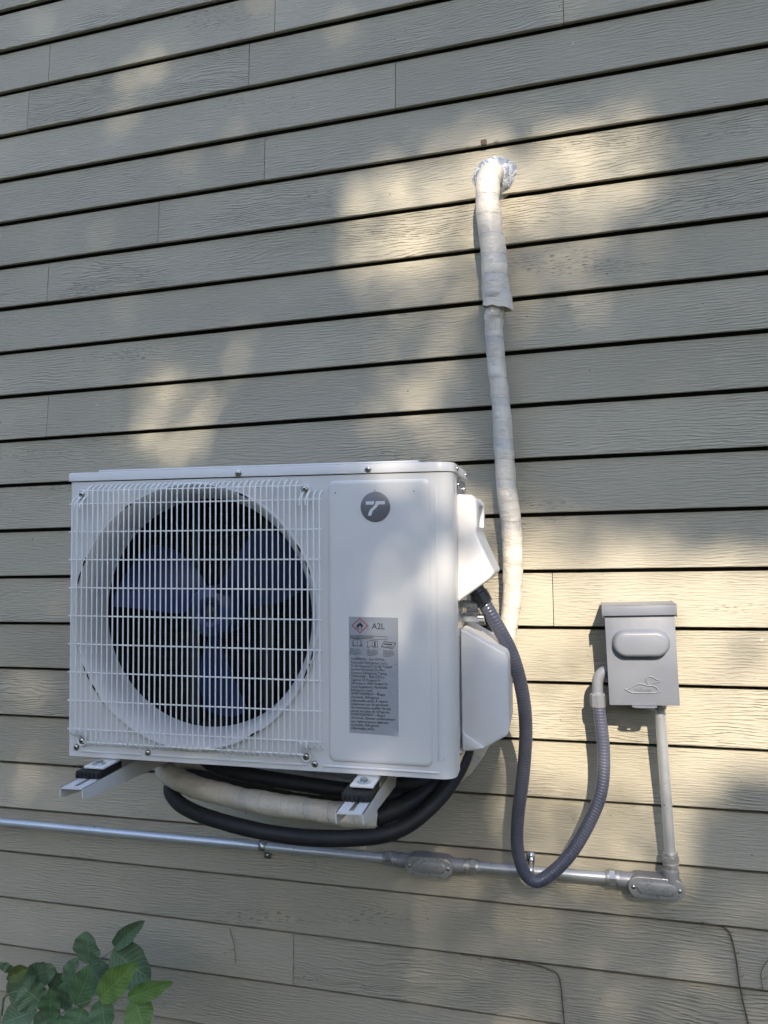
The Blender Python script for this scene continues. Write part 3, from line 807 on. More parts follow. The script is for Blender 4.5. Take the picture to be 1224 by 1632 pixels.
mb.add(V, F, [[(f[0] % n/n, .3+.01*(f[0]//n)), (f[0] % n/n+1/n, .3+.01*(f[0]//n)), (f[0] % n/n+1/n, .31+.01*(f[0]//n)), (f[0] % n/n, .31+.01*(f[0]//n))] for f in F])
mb.build('loose_sleeve_end', M['wrap'], lset, smooth=60)
# foil and sealant round the hole
mb = MB(); V = []; F = []; n = 48; rows = 9; c0 = Vector((-.1785, 0, 2.417))
for j in range(rows):
    u = j/(rows-1)
    for i in range(n):
        t_ = 2*math.pi*i/n
        nz = noise.noise(Vector((math.cos(t_)*2, math.sin(t_)*2, u*2.5)))*.006*(.3+u)
        r_ = .020+.034*u+nz*.7*(1 if u > .1 else 0)
        hgt = .004+.030*(1-u**2.2)+.004*noise.noise(Vector((math.cos(t_)*5, math.sin(t_)*5, u*6)))
        zz = r_*math.sin(t_)
        V.append((r_*math.cos(t_), .012-hgt+.002-.0*zz, zz))
for j in range(rows-1):
    for i in range(n): F.append((j*n+i, j*n+(i+1) % n, (j+1)*n+(i+1) % n, (j+1)*n+i))
mb.add(V, F)
seal = link('foil_collar', mb.mesh('foil_collar', M['foil'], 60), None, c0)
tag(seal, 'crumpled foil and white sealant collar where the pipe enters the wall', 'sealant')

# ------------------------------------------------------------------ black insulated hose coiled under the unit
def loop(cx_, cy_, cz_, rx, ry, tilt, dz, a0, a1, n=26):
    o = []
    for i in range(n+1):
        t_ = R(a0+(a1-a0)*i/n); x = rx*math.cos(t_); y = ry*math.sin(t_)
        o.append((cx_+x, cy_+y, cz_+tilt*y+dz*i/n+.012*x))
    return o
hose = thing('insulated_hose', 'black foam-insulated hose coiled under the heat pump', 'hose', (-.6, -.2, .98))
ho = Vector(hose.location)
H1 = [(-.235, -.17, 1.20), (-.245, -.20, 1.13), (-.262, -.235, 1.085), (-.301, -.300, 1.040), (-.365, -.347, 1.002), (-.459, -.368, .988), (-.592, -.364, .983), (-.728, -.356, .996), (-.837, -.318, 1.007), (-.905, -.252, 1.018), (-.915, -.18, 1.02),
      (-.86, -.11, .995), (-.70, -.07, .965), (-.50, -.075, .965), (-.42, -.10, .985), (-.345, -.16, 1.018), (-.350, -.225, 1.035), (-.39, -.280, 1.045), (-.46, -.315, 1.06), (-.62, -.315, 1.072), (-.76, -.29, 1.08), (-.85, -.22, 1.085)]
mb = MB(); mb.tube([Vector(p)-ho for p in catmull(H1, .012)], lambda L, t_: .0155+.0008*noise.noise(Vector((L*14, math.cos(t_), math.sin(t_)))), 16, uvs=True)
mb.build('hose_outer', M['foam'], hose, smooth=60)
H2 = [(-.404, -.345, 1.024), (-.360, -.312, 1.035), (-.315, -.255, 1.055), (-.285, -.19, 1.085), (-.262, -.165, 1.15), (-.25, -.165, 1.22)]
mb = MB(); mb.tube([Vector(p)-ho for p in catmull(H2, .012)], .0185, 16); mb.build('hose_end', M['foam'], hose, smooth=60)
H3 = [(-.395, -.31, 1.075), (-.335, -.265, 1.07), (-.30, -.21, 1.075), (-.30, -.15, 1.09), (-.40, -.10, 1.10), (-.62, -.09, 1.10), (-.80, -.12, 1.10)]
mb = MB(); mb.tube([Vector(p)-ho for p in catmull(H3, .012)], .0135, 14); mb.build('hose_inner', M['foam'], hose, smooth=60)
cab = thing('control_cable', 'thin black cable looping behind the valve cover of the heat pump', 'cable', (-.2, -.2, 1.3))
co = Vector(cab.location)
mb = MB(); mb.tube([Vector(p)-co for p in catmull([(-.222, -.262, 1.475), (-.212, -.215, 1.435), (-.205, -.17, 1.40), (-.200, -.155, 1.36), (-.200, -.150, 1.32), (-.212, -.15, 1.27), (-.225, -.15, 1.20)], .01)], .0062, 10)
mb.build('sheath', M['rubber'], cab, smooth=60)

# ------------------------------------------------------------------ flexible whip
WP = [(-.200, -.292, 1.4450), (-.172, -.29, 1.395), (-.1440, -.27, 1.332), (-.1285, -.24, 1.255), (-.1262, -.20, 1.171), (-.1360, -.17, 1.074), (-.1515, -.150, .977), (-.1565, -.132, .905), (-.1450, -.122, .850),
      (-.1205, -.113, .829), (-.0878, -.106, .847), (-.0480, -.100, .888), (-.0078, -.095, .955), (.0180, -.086, 1.018), (.0258, -.076, 1.094), (.0195, -.070, 1.186), (.0175, -.068, 1.205)]
whip = thing('flexible_conduit', 'dark blue-grey flexible conduit looping from the heat pump to the disconnect box', 'conduit', (-.1, -.15, .83))
wo = Vector(whip.location)
wp = catmull(WP, .0011)
def whip_r(L, t_):
    ph = 2*math.pi*(L/.0064)+t_
    return .01345+.0003*math.sin(ph)
mb = MB(); mb.tube([p-wo for p in wp], whip_r, 18, uvs=True); mb.build('jacket', M['whip'], whip, smooth=180)
d0 = (Vector(WP[1])-Vector(WP[0])).normalized(); p0 = Vector(WP[0])-wo
mb = MB(); mb.lathe(p0, -d0, [(.0150, -.020), (.0178, -.018), (.0185, -.004), (.0185, .004), (.0165, .006), (.0165, .024), (.0190, .025), (.0190, .032), (.012, .033), (.012, .045)], 12, capends=True)
mb.build('connector', M['dark_pvc'], whip, smooth=25)
# elbow at the disconnect box
EL = [(.0178, -.068, 1.200), (.0176, -.067, 1.232), (.0200, -.066, 1.250), (.0285, -.065, 1.262), (.0420, -.065, 1.2665), (.052, -.065, 1.267)]
mb = MB(); mb.tube([Vector(p)-wo for p in catmull(EL, .003)], lambda L, t_: .0118 if L > .02 else .0135, 18); mb.build('elbow', M['pvc'], whip, smooth=50)
e0 = Vector((.0177, -.068, 1.200))-wo
mb = MB(); mb.lathe(e0, (0, 0, 1), [(.0148, -.010), (.0168, -.009), (.0172, .000), (.0172, .016), (.0150, .018), (.0120, .020)], 8, capends=True); mb.build('compression_nut', M['pvc'], whip, smooth=20)
mb = MB(); mb.cyl(Vector((.038, -.065, 1.2665))-wo, Vector((.047, -.065, 1.2665))-wo, .0155, 8); mb.build('lock_nut', M['dark_pvc'], whip, smooth=20)

# ------------------------------------------------------------------ disconnect box (local origin at its lower left front)
D = thing('disconnect_box', 'grey electrical disconnect box with embossed duck emblem on the wall', 'electrical box', (.0405, -.100, 1.2015), (0, R(-1.2), 0))
BW, BH = .1385, .2075
mb = MB(); mb.box((.006, .012, .004), (BW-.006, .0965, BH-.004), .002); body_o = mb.build('enclosure', M['box_inner'], D)
mb = MB(); mb.prism([(.045, -.002), (.088, -.002), (.088, -.014), (.082, -.021), (.051, -.021), (.045, -.014)], .088, .0915, .001); mb.build('hasp_shadow_tab', M['box_inner'], body_o)  # plate added where only the hasp's cast shadow falls on the wall
mb = MB(); mb.box((0, .0, 0), (BW, .0016, BH-.021), .0007); mb.box((0, .0012, 0), (.0016, .016, BH-.022)); mb.box((BW-.0016, .0012, 0), (BW, .016, BH-.022)); mb.box((.0016, .0013, 0), (BW-.0016, .010, .0015))
door = mb.build('door', M['box_grey'], D)
mb = MB(); mb.box((-.0045, -.0075, BH-.021), (BW+.0045, -.0058, BH+.001), .0007)
mb.box((-.0045, -.0058, BH-.026), (-.003, .09, BH+.001), .0005); mb.box((BW+.003, -.0058, BH-.026), (BW+.0045, .09, BH+.001), .0005)
hood = mb.build('hood', M['box_grey'], D)
mb = MB(); mb.add([(-.0045, -.0075, BH+.0014), (BW+.0045, -.0075, BH+.0014), (BW+.0045, .094, BH-.0005), (-.0045, .094, BH-.0005), (-.0045, -.0075, BH-.0004), (BW+.0045, -.0075, BH-.0004), (BW+.0045, .094, BH-.003), (-.0045, .094, BH-.003)],
                  [(0, 1, 2, 3), (7, 6, 5, 4), (0, 4, 5, 1), (2, 6, 7, 3), (1, 5, 6, 2), (3, 7, 4, 0)]); mb.build('hood_top', M['rust'], hood, smooth=None)
# domed handle recess
mb = MB(); hx, hz = .0690, .1285
def st(h, r_, y): return at_y(stadium(hx, hz, h, r_, 14), y)
loft(mb, [st(.0285, .0300, .0012), st(.0285, .0290, -.0010), st(.0285, .0278, -.0035), st(.0285, .0270, -.0100), st(.0285, .0258, -.0150), st(.0285, .0235, -.0185), st(.0285, .0205, -.0200), st(.0285, .0195, -.0203)])
mb.build('handle_dome', M['box_grey'], door, smooth=60)
# embossed emblem
mb = MB()
def em(x, y): return ((x-330)/(1050-330)*BW, -.0008, BH-.021-(y-260)/(1180-260)*(BH-.021))
duck = [(500, 1015), (530, 1012), (580, 985), (640, 962), (690, 965), (740, 978), (790, 980), (825, 1000), (835, 1030), (820, 1050), (590, 1050), (540, 1035), (500, 1015)]
head = [(745, 968), (725, 940), (722, 915), (740, 893), (770, 887), (800, 893), (820, 912), (870, 932), (825, 942), (800, 950), (790, 975)]
for pl in (duck, head): mb.tube(catmull([em(*p) for p in pl], .003), .0014, 8, up=(0, 1, 0))
mb.tube([em(840, 1042), em(880, 1036)], .0009, 6, up=(0, 1, 0)); mb.lathe(em(785, 915), (0, -1, 0), [(.0016, 0), (.001, .0006), (.0001, .0008)], 8)
mb.build('emblem', M['box_grey'], door, smooth=60)
text_mesh('emblem_lettering', 'Midwest', .0135, M['box_grey'], em(600, 1042), door, width=.72, depth=.0007)
# hasp
mb = MB(); nh = 32; rings = []
for k in range(nh):
    t_ = 2*math.pi*k/nh; c_, s_ = math.cos(t_), math.sin(t_)
    q = max(abs(c_)/.024, abs(s_)/.010); ox, oy = c_/q, s_/q
    if oy < 0 and abs(ox) > .014: oy *= 1-.55*(abs(ox)-.014)/.010
    rings.append(((.069+ox, -.0060+oy), (.069+.0042*c_, -.0075+.0035*s_)))
for z in (0.0, -.0016): mb.V += [(p[0], p[1], z-.0004) for a, b in rings for p in (a, b)]
for k in range(nh):
    m_ = (k+1) % nh; a0, b0, a1, b1 = 2*k, 2*k+1, 2*m_, 2*m_+1; o_2 = 2*nh
    mb.F += [(a0, a1, b1, b0), (a0+o_2, b0+o_2, b1+o_2, a1+o_2), (a0, a0+o_2, a1+o_2, a1), (b0, b1, b1+o_2, b0+o_2)]
mb.build('hasp', M['box_grey'], door)

# ------------------------------------------------------------------ rigid conduit run
def emt_tube(name, label, a, b, r_=.0112, group='rigid conduit lengths'):
    t = thing(name, label, 'conduit', a, group=group); a = Vector(a); b = Vector(b)
    m2 = MB(); n = 12
    m2.tube([(b-a)*i/n for i in range(n+1)], r_, 20, uvs=False); m2.build('tube', M['emt'], t, smooth=60)
    return t
def comp_connector(parent, p, d, r_=.0112):
    """compression connector: gland nut, hex body"""
    p = Vector(p)-Vector(parent.location); d = Vector(d).normalized()
    mb = MB(); mb.lathe(p, d, [(r_+.0006, -.0045), (r_+.0030, -.0035), (r_+.0040, 0), (r_+.0040, .004)], 20, capends=True); 
    mb.lathe(p, d, [(r_+.0046, .003), (r_+.0062, .0042), (r_+.0062, .0150), (r_+.0046, .0162)], 6, capends=True)
    mb.lathe(p, d, [(r_+.0030, .0155), (r_+.0030, .0185), (r_+.0052, .0190), (r_+.0052, .0240), (r_+.0020, .0245), (r_+.0020, .034)], 24, capends=True)
    mb.build('compression_connector', M['dull'], parent, smooth=25)
YC = -.0245; ZC = .8090
c1 = emt_tube('rigid_conduit', 'galvanised conduit running from the left edge to the middle conduit body', (-3.6, YC, ZC+.006), (-.4540, YC, ZC+.0005))
comp_connector(c1, (-.4760, YC, ZC+.0005), (1, 0, 0))
c2 = emt_tube('rigid_conduit', 'short galvanised conduit between the two conduit bodies, behind the flexible loop', (-.285, YC, ZC+.0005), (.060, YC, ZC+.004))
comp_connector(c2, (-.2580, YC, ZC+.0005), (-1, 0, 0)); comp_connector(c2, (.0260, YC, ZC+.004), (1, 0, 0))
c3 = emt_tube('rigid_conduit', 'upright galvanised conduit below the grey disconnect box', (.1560, -.036, .850), (.1430, -.050, 1.215))
d3 = (Vector((.1430, -.050, 1.215))-Vector((.1560, -.036, .850))).normalized()
comp_connector(c3, Vector((.1560, -.036, .850))+d3*.030, -d3); comp_connector(c3, Vector((.1430, -.050, 1.190)), d3)

def conduit_body(name, label, cx_, cz_, half, r_, hubs, letters=None):
    o = thing(name, label, 'conduit body', (cx_, 0, cz_), group='conduit bodies')
    mb = MB(); yb, yf = -.004, -.0465
    loft(mb, [at_y(stadium(0, 0, half, r_*.80, 12), yb), at_y(stadium(0, 0, half, r_*.93, 12), yb-.006), at_y(stadium(0, 0, half, r_*.97, 12), yf+.004), at_y(stadium(0, 0, half, r_*1.03, 12), yf+.003), at_y(stadium(0, 0, half, r_*1.03, 12), yf)], cap_first=True)
    for (px_, pz_, dx, dz) in hubs:
        if dx: mb.lathe((px_, YC, pz_), (dx, 0, 0), [(.0150, -.02), (.0158, .010), (.0165, .022), (.0165, .028), (.0125, .0285)], 24, capends=True)
        else: mb.lathe((px_, -.0345, pz_), (-.03, -.03, dz), [(.0150, -.02), (.0158, .008), (.0168, .020), (.0168, .027), (.0125, .0275)], 24, capends=True)
    bo = mb.build('body', M['alu_grey'], o, smooth=32)
    mb = MB()
    loft(mb, [at_y(stadium(0, 0, half, r_*1.00, 14), yf-.0004), at_y(stadium(0, 0, half, r_*1.0, 14), yf-.0016), at_y(stadium(0, 0, half, r_*.97, 14), yf-.0020), at_y(stadium(0, 0, half*.78, r_*.62, 14), yf-.0022),
              at_y(stadium(0, 0, half*.76, r_*.52, 14), yf-.0056), at_y(stadium(0, 0, half*.75, r_*.44, 14), yf-.0062)], cap_first=True)
    cv = mb.build('cover', M['cover'], o, smooth=30)
    for s_ in (-1, 1):
        mb = MB(); mb.lathe((s_*(half+r_*.52), yf-.002, 0), (0, -1, 0), [(.0044, 0), (.0042, .0012), (.0026, .0026), (.0001, .0028)], 14); mb.build('cover_screw', M['screw'], cv, smooth=40)
    if letters:
        text_mesh('cover_lettering', letters, .0072, M['galv'], (0, yf-.0063, -.0035), cv, align='CENTER', width=.9, depth=.0004)
        mb = MB()
        for s_ in (-1, 1):
            pts = [(s_*.0285+.0032*math.cos(R(q*30)), yf-.0064, -.001+.0032*math.sin(R(q*30))) for q in range(12)]
            mb.tube(pts, .0005, 6, closed=True, up=(0, 1, 0))
        mb.build('cover_mark', M['galv'], cv)
    return o
conduit_body('conduit_fitting', 'grey conduit body with oval metal cover in the middle of the run', -.3675, .8085, .0345, .0205, [(-.050, 0, -1, 0), (.050, 0, 1, 0)])
conduit_body('conduit_fitting', 'grey corner conduit body with stamped oval cover below the disconnect box', .1240, .8080, .0350, .0215, [(-.050, .004, -1, 0), (.0320, .012, 0, 1)], 'T IOT COVER')

def strap(x, label):
    o = thing('conduit_strap', label, 'strap', (x, -.0005, ZC), group='conduit straps')
    mb = MB(); r_ = .0125; pts = [(0, .002, .038), (0, -.001, .026), (0, -.002, .017)]
    rr = []
    for i in range(13):
        t_ = R(75-165*i/12); rr.append((0, -.0240-r_*math.cos(t_)*1.0, .0025+r_*math.sin(t_)))
    prof = [(-.0015, .034), (-.0020, .020), (-.008, .0155)]+[(p[1], p[2]) for p in rr]+[(-.018, -.0125), (-.004, -.016), (-.002, -.036)]
    V = []; F = []
    for y, z in prof: V += [(-.0085, y, z), (.0085, y, z)]
    for i in range(len(prof)-1): F.append((2*i, 2*i+1, 2*i+3, 2*i+2))
    mb.add(V, F); s_ = mb.build('band', M['galv'], o, smooth=60)
    md = s_.modifiers.new('thick', 'SOLIDIFY'); md.thickness = .0016; md.offset = 0
    for z in (.027, -.028):
        mb = MB(); mb.lathe((0, -.002, z), (0, -1, 0), [(.0042, 0), (.0040, .002), (.0022, .0034), (.0001, .0036)], 14); mb.build('screw', M['screw'], o, smooth=40)
strap(-.787, 'small galvanised strap holding the long conduit below the coiled hose')
strap(-.1395, 'small galvanised strap on the short conduit beside the flexible loop')

# ------------------------------------------------------------------ plant, vines
PL = thing('leafy_sapling', 'green sapling with broad leaves growing at the foot of the wall', 'plant', (-1.33, -.27, 0))
po = Vector(PL.location)
LEAVES = [((-1.086, -0.2, 0.626), (-0.992, -0.22, 0.704), 0.034, 'd', 1), ((-1.14, -0.22, 0.591), (-1.134, -0.24, 0.668), 0.071, 'd', 0), ((-1.091, -0.2, 0.617), (-0.981, -0.22, 0.573), 0.085, 'd', 0),
 ((-1.178, -0.17, 0.556), (-1.112, -0.19, 0.513), 0.062, 'd', 0), ((-1.21, -0.22, 0.535), (-1.163, -0.24, 0.605), 0.039, 'd', 0), ((-1.223, -0.2, 0.517), (-1.25, -0.22, 0.55), 0.037, 'd', 0),
 ((-1.122, -0.29, 0.541), (-1.071, -0.31, 0.641), 0.057, 'm', 0), ((-1.041, -0.32, 0.583), (-0.939, -0.34, 0.68), 0.053, 'b', 0), ((-0.963, -0.33, 0.602), (-0.848, -0.35, 0.657), 0.034, 'b', 0),
 ((-0.947, -0.33, 0.602), (-0.907, -0.35, 0.549), 0.057, 'b', 0), ((-1.042, -0.31, 0.577), (-1.02, -0.33, 0.514), 0.054, 'm', 0), ((-1.238, -0.26, 0.511), (-1.277, -0.28, 0.557), 0.066, 'd', 0),
 ((-1.171, -0.31, 0.518), (-1.16, -0.33, 0.593), 0.046, 'm', 0), ((-1.259, -0.25, 0.487), (-1.34, -0.27, 0.458), 0.061, 'd', 0), ((-1.19, -0.25, 0.5), (-1.161, -0.27, 0.572), 0.048, 'd', 0),
 ((-1.184, -0.28, 0.501), (-1.228, -0.3, 0.482), 0.051, 'd', 0), ((-1.282, -0.25, 0.579), (-1.328, -0.27, 0.558), 0.031, 'o', 1), ((-1.341, -0.23, 0.553), (-1.367, -0.25, 0.581), 0.017, 'd', 0),
 ((-1.321, -0.21, 0.531), (-1.224, -0.23, 0.575), 0.051, 'd', 0), ((-1.38, -0.2, 0.47), (-1.292, -0.22, 0.552), 0.064, 'd', 0), ((-1.105, -0.29, 0.538), (-1.113, -0.31, 0.494), 0.057, 'm', 0),
 ((-1.152, -0.3, 0.521), (-1.151, -0.32, 0.495), 0.046, 'm', 0), ((-1.26, -0.18, 0.534), (-1.323, -0.2, 0.545), 0.038, 'd', 0), ((-1.292, -0.17, 0.493), (-1.22, -0.19, 0.525), 0.038, 'd', 0)]
rl = random.Random(4)
for bi in range(16):    # leaves lower on the stems, below the frame
    x = rl.uniform(-1.45, -1.0); z = rl.uniform(.14, .43); y = rl.uniform(-.36, -.12); a = rl.uniform(0, 6.28); q = rl.uniform(.06, .1)
    LEAVES.append(((x, y, z), (x+q*math.cos(a), y-.03, z+q*.7*math.sin(a)), rl.uniform(.04, .07), rl.choice('ddm'), 0))
def leaf_obj(B, T, wd, tone, curl, mats, parent, off):
    B = Vector(B); T = Vector(T); ax = T-B; L = ax.length; wd *= 1.12; ax.normalize()
    nrm = Vector((rl.uniform(-.1, .3), -1, rl.uniform(.1, .55))); nrm = (nrm-ax*nrm.dot(ax)).normalized(); sd = ax.cross(nrm)
    nl, nw = 22, 8; V = []; F = []; UV = []
    fold = rl.uniform(.10, .28)*(3.5 if curl else 1); droop = rl.uniform(-.02, .10)
    for i in range(nl+1):
        u = i/nl
        hw = wd*.5*(max(0.0, math.sin(math.pi*u**(.92 if tone == 'd' else .80)))**(.56 if tone == 'd' else .74)*(1-.15*u**5) if 0 < u < 1 else 0)+.0003
        for j in range(nw+1):
            v = j/nw*2-1
            ed = 1
            p = B+ax*(L*u)+sd*(hw*v*ed)+nrm*(abs(v)**1.3*hw*fold-droop*L*u*u+.0022*math.sin(u*19)*abs(v)+.003*noise.noise(B*30+Vector((u*3, v, 0))))
            V.append(p-off)
    for i in range(nl):
        for j in range(nw):
            F.append((i*(nw+1)+j, i*(nw+1)+j+1, (i+1)*(nw+1)+j+1, (i+1)*(nw+1)+j))
            UV.append([(j/nw, i/nl), ((j+1)/nw, i/nl), ((j+1)/nw, (i+1)/nl), (j/nw, (i+1)/nl)])
    mb = MB(); mb.add(V, F, UV); return mb.build('leaf', M['leaf_'+tone], parent, smooth=180)
for B, T, wd, tone, curl in LEAVES: leaf_obj(B, T, wd, tone, curl, None, PL, po)
STEMS = [[(-1.33, -.2, 0), (-1.32, -.17, .3), (-1.278, -.17, .472), (-1.21, -.22, .535), (-1.14, -.22, .59), (-1.113, -.2, .601), (-1.077, -.2, .629)],
         [(-1.33, -.24, 0), (-1.31, -.24, .28), (-1.257, -.25, .447), (-1.184, -.28, .501), (-1.114, -.3, .547), (-1.039, -.32, .584), (-.932, -.33, .606)],
         [(-1.36, -.25, 0), (-1.375, -.24, .3), (-1.372, -.24, .435), (-1.358, -.24, .494), (-1.348, -.24, .529), (-1.341, -.23, .553), (-1.31, -.22, .557)],
         [(-1.372, -.235, .45), (-1.371, -.23, .488), (-1.311, -.24, .517), (-1.24, -.26, .512)]]
for s_ in STEMS:
    pts = catmull(s_, .02); m2 = MB(); tot = len(pts)*.02
    m2.tube([p-po for p in pts], lambda L, t_: max(.0009, .0030-.0024*L/tot), 8); m2.build('stem', M['stem'], PL, smooth=60)

def vine(pts, label, r_=.0016):
    o = thing('dry_vine', label, 'vine', (pts[0][0], -.004, pts[0][1]), group='dry vines on the clapboards')
    oo = Vector(o.location); P = []
    rv = random.Random(len(pts)*7)
    for x, z in pts:
        # stand on the board's sloping face
        fr = ((3.135-z)/EXPO) % 1.0; yb = .0102*(1-fr)
        P.append((x+rv.uniform(-.001, .001), -.0045+yb*.85, z))
    c = catmull(P, .006); tot = len(c)*.006
    m2 = MB(); m2.tube([p-oo for p in c], lambda L, t_: r_*(.75+.3*noise.noise(Vector((L*70, math.cos(t_), 3)))), 7); m2.build('vine_stem', M['vine'], o, smooth=60)
    m2 = MB()
    for k in range(8, len(c)-1, 7):
        p = c[k]-oo; a = rv.uniform(0, 6.28); m2.tube([p, p+Vector((math.cos(a)*.006, -.001, math.sin(a)*.006)), p+Vector((math.cos(a+.5)*.011, .001, math.sin(a+.5)*.011))], .0006, 5)
    if m2.V: m2.build('rootlet', M['vine'], o, smooth=60)
vine([(.215, .727), (.231, .725), (.255, .721), (.271, .707), (.281, .667), (.285, .618), (.290, .580), (.299, .528), (.305, .46), (.30, .3), (.31, .05)], 'dry vine stem climbing the boards under the corner conduit body', .0021)
vine([(-.305, .598), (-.233, .595), (-.155, .592), (-.107, .584), (-.085, .571), (-.080, .517), (-.076, .474), (-.07, .3), (-.075, .05)], 'dry vine bending along a board lip, then straight down', .0018)
vine([(-.895, .587), (-.883, .545), (-.878, .507)], 'short dry tendril on the boards right of the leafy sapling', .0010)
vine([(.355, .672), (.342, .661), (.332, .645), (.327, .630), (.331, .60)], 'thin forked tendril at the right edge of the boards', .0010)

# ------------------------------------------------------------------ shade tree in the yard behind the viewer
GAPS = [(0.62, [(-0.52, 2.44), (-0.28, 2.47), (-0.01, 2.49), (0.16, 2.49), (0.17, 2.34), (-0.02, 2.3), (-0.14, 2.27), (-0.25, 2.25), (-0.41, 2.25), (-0.53, 2.26)]),  # crown openings shaped to throw the sun patches onto wall and unit
 (0.22, [(-0.51, 2.25), (-0.33, 2.25), (-0.02, 2.25), (0.09, 2.23), (-0.03, 2.11), (-0.32, 2.13), (-0.47, 2.16)]),
 (0.17, [(-0.51, 2.12), (-0.35, 2.1), (-0.34, 1.83), (-0.5, 1.82)]), (0.15, [(-0.48, 1.99), (-0.29, 1.99), (-0.27, 1.76), (-0.42, 1.77)]),
 (0.4, [(-1.11, 2.01), (-0.93, 2.0), (-0.93, 1.86), (-1.12, 1.87)]), (0.28, [(-1.09, 1.86), (-0.98, 1.85), (-0.97, 1.78), (-1.08, 1.79)]),
 (0.2, [(-1.2, 2.95), (-1.05, 2.93), (-1.03, 2.76), (-1.21, 2.78)]),
 (0.94, [(-0.19, 1.47), (0.38, 1.48), (0.48, 1.36), (0.45, 1.12), (0.24, 1.01), (-0.13, 1.01), (-0.19, 1.08)]), (0.45, [(-0.34, 1.47), (-0.19, 1.47), (-0.19, 1.10), (-0.34, 1.19)]),
 (0.045, [(-0.62, 2.55), (0.3, 2.6), (0.25, 2.1), (-0.2, 2.0), (-0.6, 2.1)]), (0.05, [(-1.25, 2.05), (-0.85, 2.05), (-0.85, 1.75), (-1.2, 1.75)]), (0.06, [(-0.5, 0.85), (0.4, 0.85), (0.35, 0.5), (-0.4, 0.45)]),
 (0.36, [(-0.34, 1.71), (-0.14, 1.65), (0.21, 1.56), (0.38, 1.53), (0.38, 1.47), (-0.35, 1.48)]),
 (0.42, [(-0.13, 1.01), (0.24, 1.01), (0.16, 0.81), (-0.13, 0.83), (-0.22, 0.98)]), (0.14, [(-0.01, 0.73), (0.07, 0.74), (0.07, 0.54), (-0.03, 0.52)]),
 (0.16, [(-1.55, 1.21), (-1.43, 1.21), (-1.41, 1.15), (-1.55, 1.15)]), (0.2, [(-1.49, 0.97), (-1.41, 0.97), (-1.41, 0.92), (-1.49, 0.91)]),
 (0.4, [(-0.52, 1.41), (-0.33, 1.4), (-0.34, 1.25), (-0.37, 1.28), (-0.43, 1.33), (-0.51, 1.33)]), (0.2, [(-0.47, 1.22), (-0.38, 1.25), (-0.33, 1.22), (-0.34, 1.05), (-0.37, 1.11), (-0.47, 1.12)])]
rt = np.random.RandomState(3)
for q in range(26):     # further openings, falling on the wall beyond the frame
    x = rt.uniform(-4, 3); z = rt.uniform(.2, 4.5)
    if -1.9 < x < .75: continue
    a, b = rt.uniform(.08, .3), rt.uniform(.06, .2); GAPS.append((rt.uniform(.4, .95), [(x-a, z-b), (x+a, z-b*.8), (x+a*.9, z+b), (x-a*.8, z+b)]))
def inside(poly, X, Z):
    r_ = np.zeros(X.shape, bool); n = len(poly)
    for i in range(n):
        x1, z1 = poly[i]; x2, z2 = poly[(i+1) % n]
        c = ((z1 > Z) != (z2 > Z)) & (X < (x2-x1)*(Z-z1)/((z2-z1) if abs(z2-z1) > 1e-9 else 1e-9)+x1)
        r_ ^= c
    return r_
LAYERS = 5.2          # mean number of leaves a ray meets in the closed crown
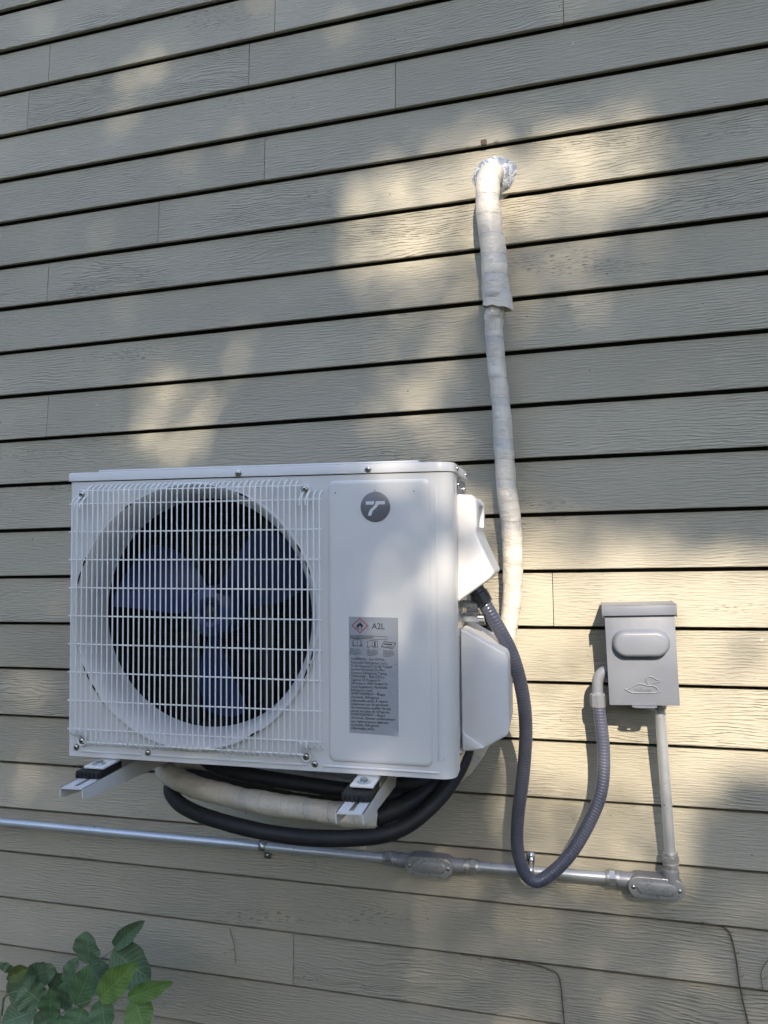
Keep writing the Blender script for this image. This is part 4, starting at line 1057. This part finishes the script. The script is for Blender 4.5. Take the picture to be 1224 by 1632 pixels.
def crown(n):
    def light(X, Z):
        m_ = len(X); p = np.zeros(m_)
        for q, poly in GAPS:
            cxp = sum(v[0] for v in poly)/len(poly); czp = sum(v[1] for v in poly)/len(poly)
            wx = max(v[0] for v in poly)-min(v[0] for v in poly); wz = max(v[1] for v in poly)-min(v[1] for v in poly)
            pe = [(cxp+(x-cxp)*(1+.06/wx), czp+(z-czp)*(1+.06/wz)) for x, z in poly]
            ins_ = inside(pe, X+rt.normal(0, .015, m_), Z+rt.normal(0, .015, m_)); p = np.where(ins_, np.maximum(p, 1+math.log(q)/LAYERS), p)
        return p
    X = rt.uniform(-4.0, 2.9, n); Z = rt.uniform(-1.1, 4.6, n); p = light(X, Z)
    ell = ((X+.55)/3.2)**2+((Z-1.75)/2.7)**2
    keep = (p == 0) & (ell < 1.0+rt.uniform(-.15, .1, n)); X, Z = X[keep], Z[keep]; size = np.ones(len(X))
    n2 = n*4; X2 = rt.uniform(-4.0, 2.9, n2); Z2 = rt.uniform(-1.1, 4.6, n2); p2 = light(X2, Z2)     # half-size leaves added to soften the partly lit patches
    k2 = (p2 > 0) & (rt.uniform(0, 1, n2) > p2); X = np.concatenate([X, X2[k2]]); Z = np.concatenate([Z, Z2[k2]]); size = np.concatenate([size, np.full(int(k2.sum()), .5)])
    n = len(X); Ld = rt.uniform(8.2, 11.4, n)
    s_ = np.array(S); P = np.stack([X, np.zeros(n), Z], 1)+Ld[:, None]*s_
    ln = rt.uniform(.10, .16, n)*size; wd = ln*rt.uniform(.42, .6, n)
    a = rt.normal(size=(n, 3)); a /= np.linalg.norm(a, axis=1)[:, None]
    b = np.cross(a, rt.normal(size=(n, 3))); b /= np.linalg.norm(b, axis=1)[:, None]
    c = np.cross(a, b)
    tip = P+a*(ln/2)[:, None]; bas = P-a*(ln/2)[:, None]
    l_ = P+b*(wd/2)[:, None]+c*(wd*.12)[:, None]-a*(ln*.06)[:, None]; r_ = P-b*(wd/2)[:, None]+c*(wd*.12)[:, None]-a*(ln*.06)[:, None]
    V = np.stack([bas, r_, tip, l_], 1).reshape(-1, 3)
    me = bpy.data.meshes.new('crown'); nf = n*2
    me.vertices.add(len(V)); me.vertices.foreach_set('co', V.astype(np.float32).ravel())
    idx = (np.arange(n)*4)[:, None]+np.array([0, 1, 2, 0, 2, 3])[None]
    me.loops.add(nf*3); me.loops.foreach_set('vertex_index', idx.ravel().astype(np.int32))
    me.polygons.add(nf); me.polygons.foreach_set('loop_start', np.arange(0, nf*3, 3, dtype=np.int32)); me.polygons.foreach_set('loop_total', np.full(nf, 3, np.int32))
    uvl = me.uv_layers.new(name='UVMap'); uvl.data.foreach_set('uv', np.tile(np.array([.5, 0, 0, .5, .5, 1, .5, 0, .5, 1, 1, .5], np.float32), n))
    me.materials.append(M['crown']); me.update(); me.validate(); return me
tree = thing('shade_tree', 'leafy tree in the yard that casts dappled shade on the wall', 'tree', (1.4, -8.4, 0))
to = Vector(tree.location)
cr_o = link('crown', crown(85500), tree, -to); cr_o['kind'] = 'stuff'
mb = MB(); mb.tube([Vector(p)-to for p in catmull([(1.4, -8.4, -.1), (1.35, -8.35, .9), (1.45, -8.4, 2.2), (1.4, -8.5, 3.3)], .2)], lambda L, t_: .19-.03*L, 14); mb.build('trunk', M['bark'], tree, smooth=60)
for tgt in ((3.5, -8.6, 5.4), (-1.0, -8.5, 5.6), (2.9, -9.0, 8.0), (-.3, -9.0, 8.2)):
    a = Vector((1.4, -8.5, 3.2)); b = Vector(tgt); mdp = (a+b)/2+Vector((0, 0, -.5))
    mb = MB(); mb.tube([p-to for p in catmull([a, mdp, b], .25)], lambda L, t_: max(.015, .10-.028*L), 8); mb.build('limb', M['bark'], tree, smooth=60)

# ------------------------------------------------------------------ unseen tree belts added round the yard to darken the low sky
def leaf_mass(name, p0, p1, h, depth, n, size):
    rr = np.random.RandomState(int(abs(p0[0]*7+p1[1]*3)) % 1000); p0 = np.array(p0); p1 = np.array(p1)
    u = rr.uniform(0, 1, n); d = p1-p0; nr = np.array([-d[1], d[0]])/np.hypot(*d)
    top = h*(.86+.14*np.sin(u*23+1)*np.sin(u*9.1)+.05*np.sin(u*71))
    z = top*rr.uniform(0, 1, n)**.85; off = rr.normal(0, depth*.35, n)
    P = np.stack([p0[0]+d[0]*u+nr[0]*off, p0[1]+d[1]*u+nr[1]*off, z], 1)
    a = rr.normal(size=(n, 3)); a /= np.linalg.norm(a, axis=1)[:, None]; b = np.cross(a, rr.normal(size=(n, 3))); b /= np.linalg.norm(b, axis=1)[:, None]
    sz = rr.uniform(.6, 1.3, n)[:, None]*size
    V = np.stack([P-a*sz, P-b*sz*.6, P+a*sz, P+b*sz*.6], 1).reshape(-1, 3)
    F = [(4*i, 4*i+1, 4*i+2, 4*i+3) for i in range(n)]
    me = bpy.data.meshes.new(name); me.from_pydata(V.tolist(), [], F); me.uv_layers.new(name='UVMap'); me.materials.append(M['crown'])
    return link(name, me)
tl = leaf_mass('added_tree_line', (-26, -15.5), (26, -15.5), 6.6, 1.6, 20000, .34); tag(tl, 'unseen belt of trees added across the far side of the yard to darken the low sky', 'trees', kind='stuff')
h1 = leaf_mass('added_tree_line', (-13, -15), (-13, 1.5), 5.8, 1.4, 8000, .32); tag(h1, 'unseen trees added along the left side of the yard to darken the low sky', 'trees', kind='stuff')
h2 = leaf_mass('added_tree_line', (12, -15), (12, 1.5), 5.8, 1.4, 8000, .32); tag(h2, 'unseen trees added along the right side of the yard to darken the low sky', 'trees', kind='stuff')
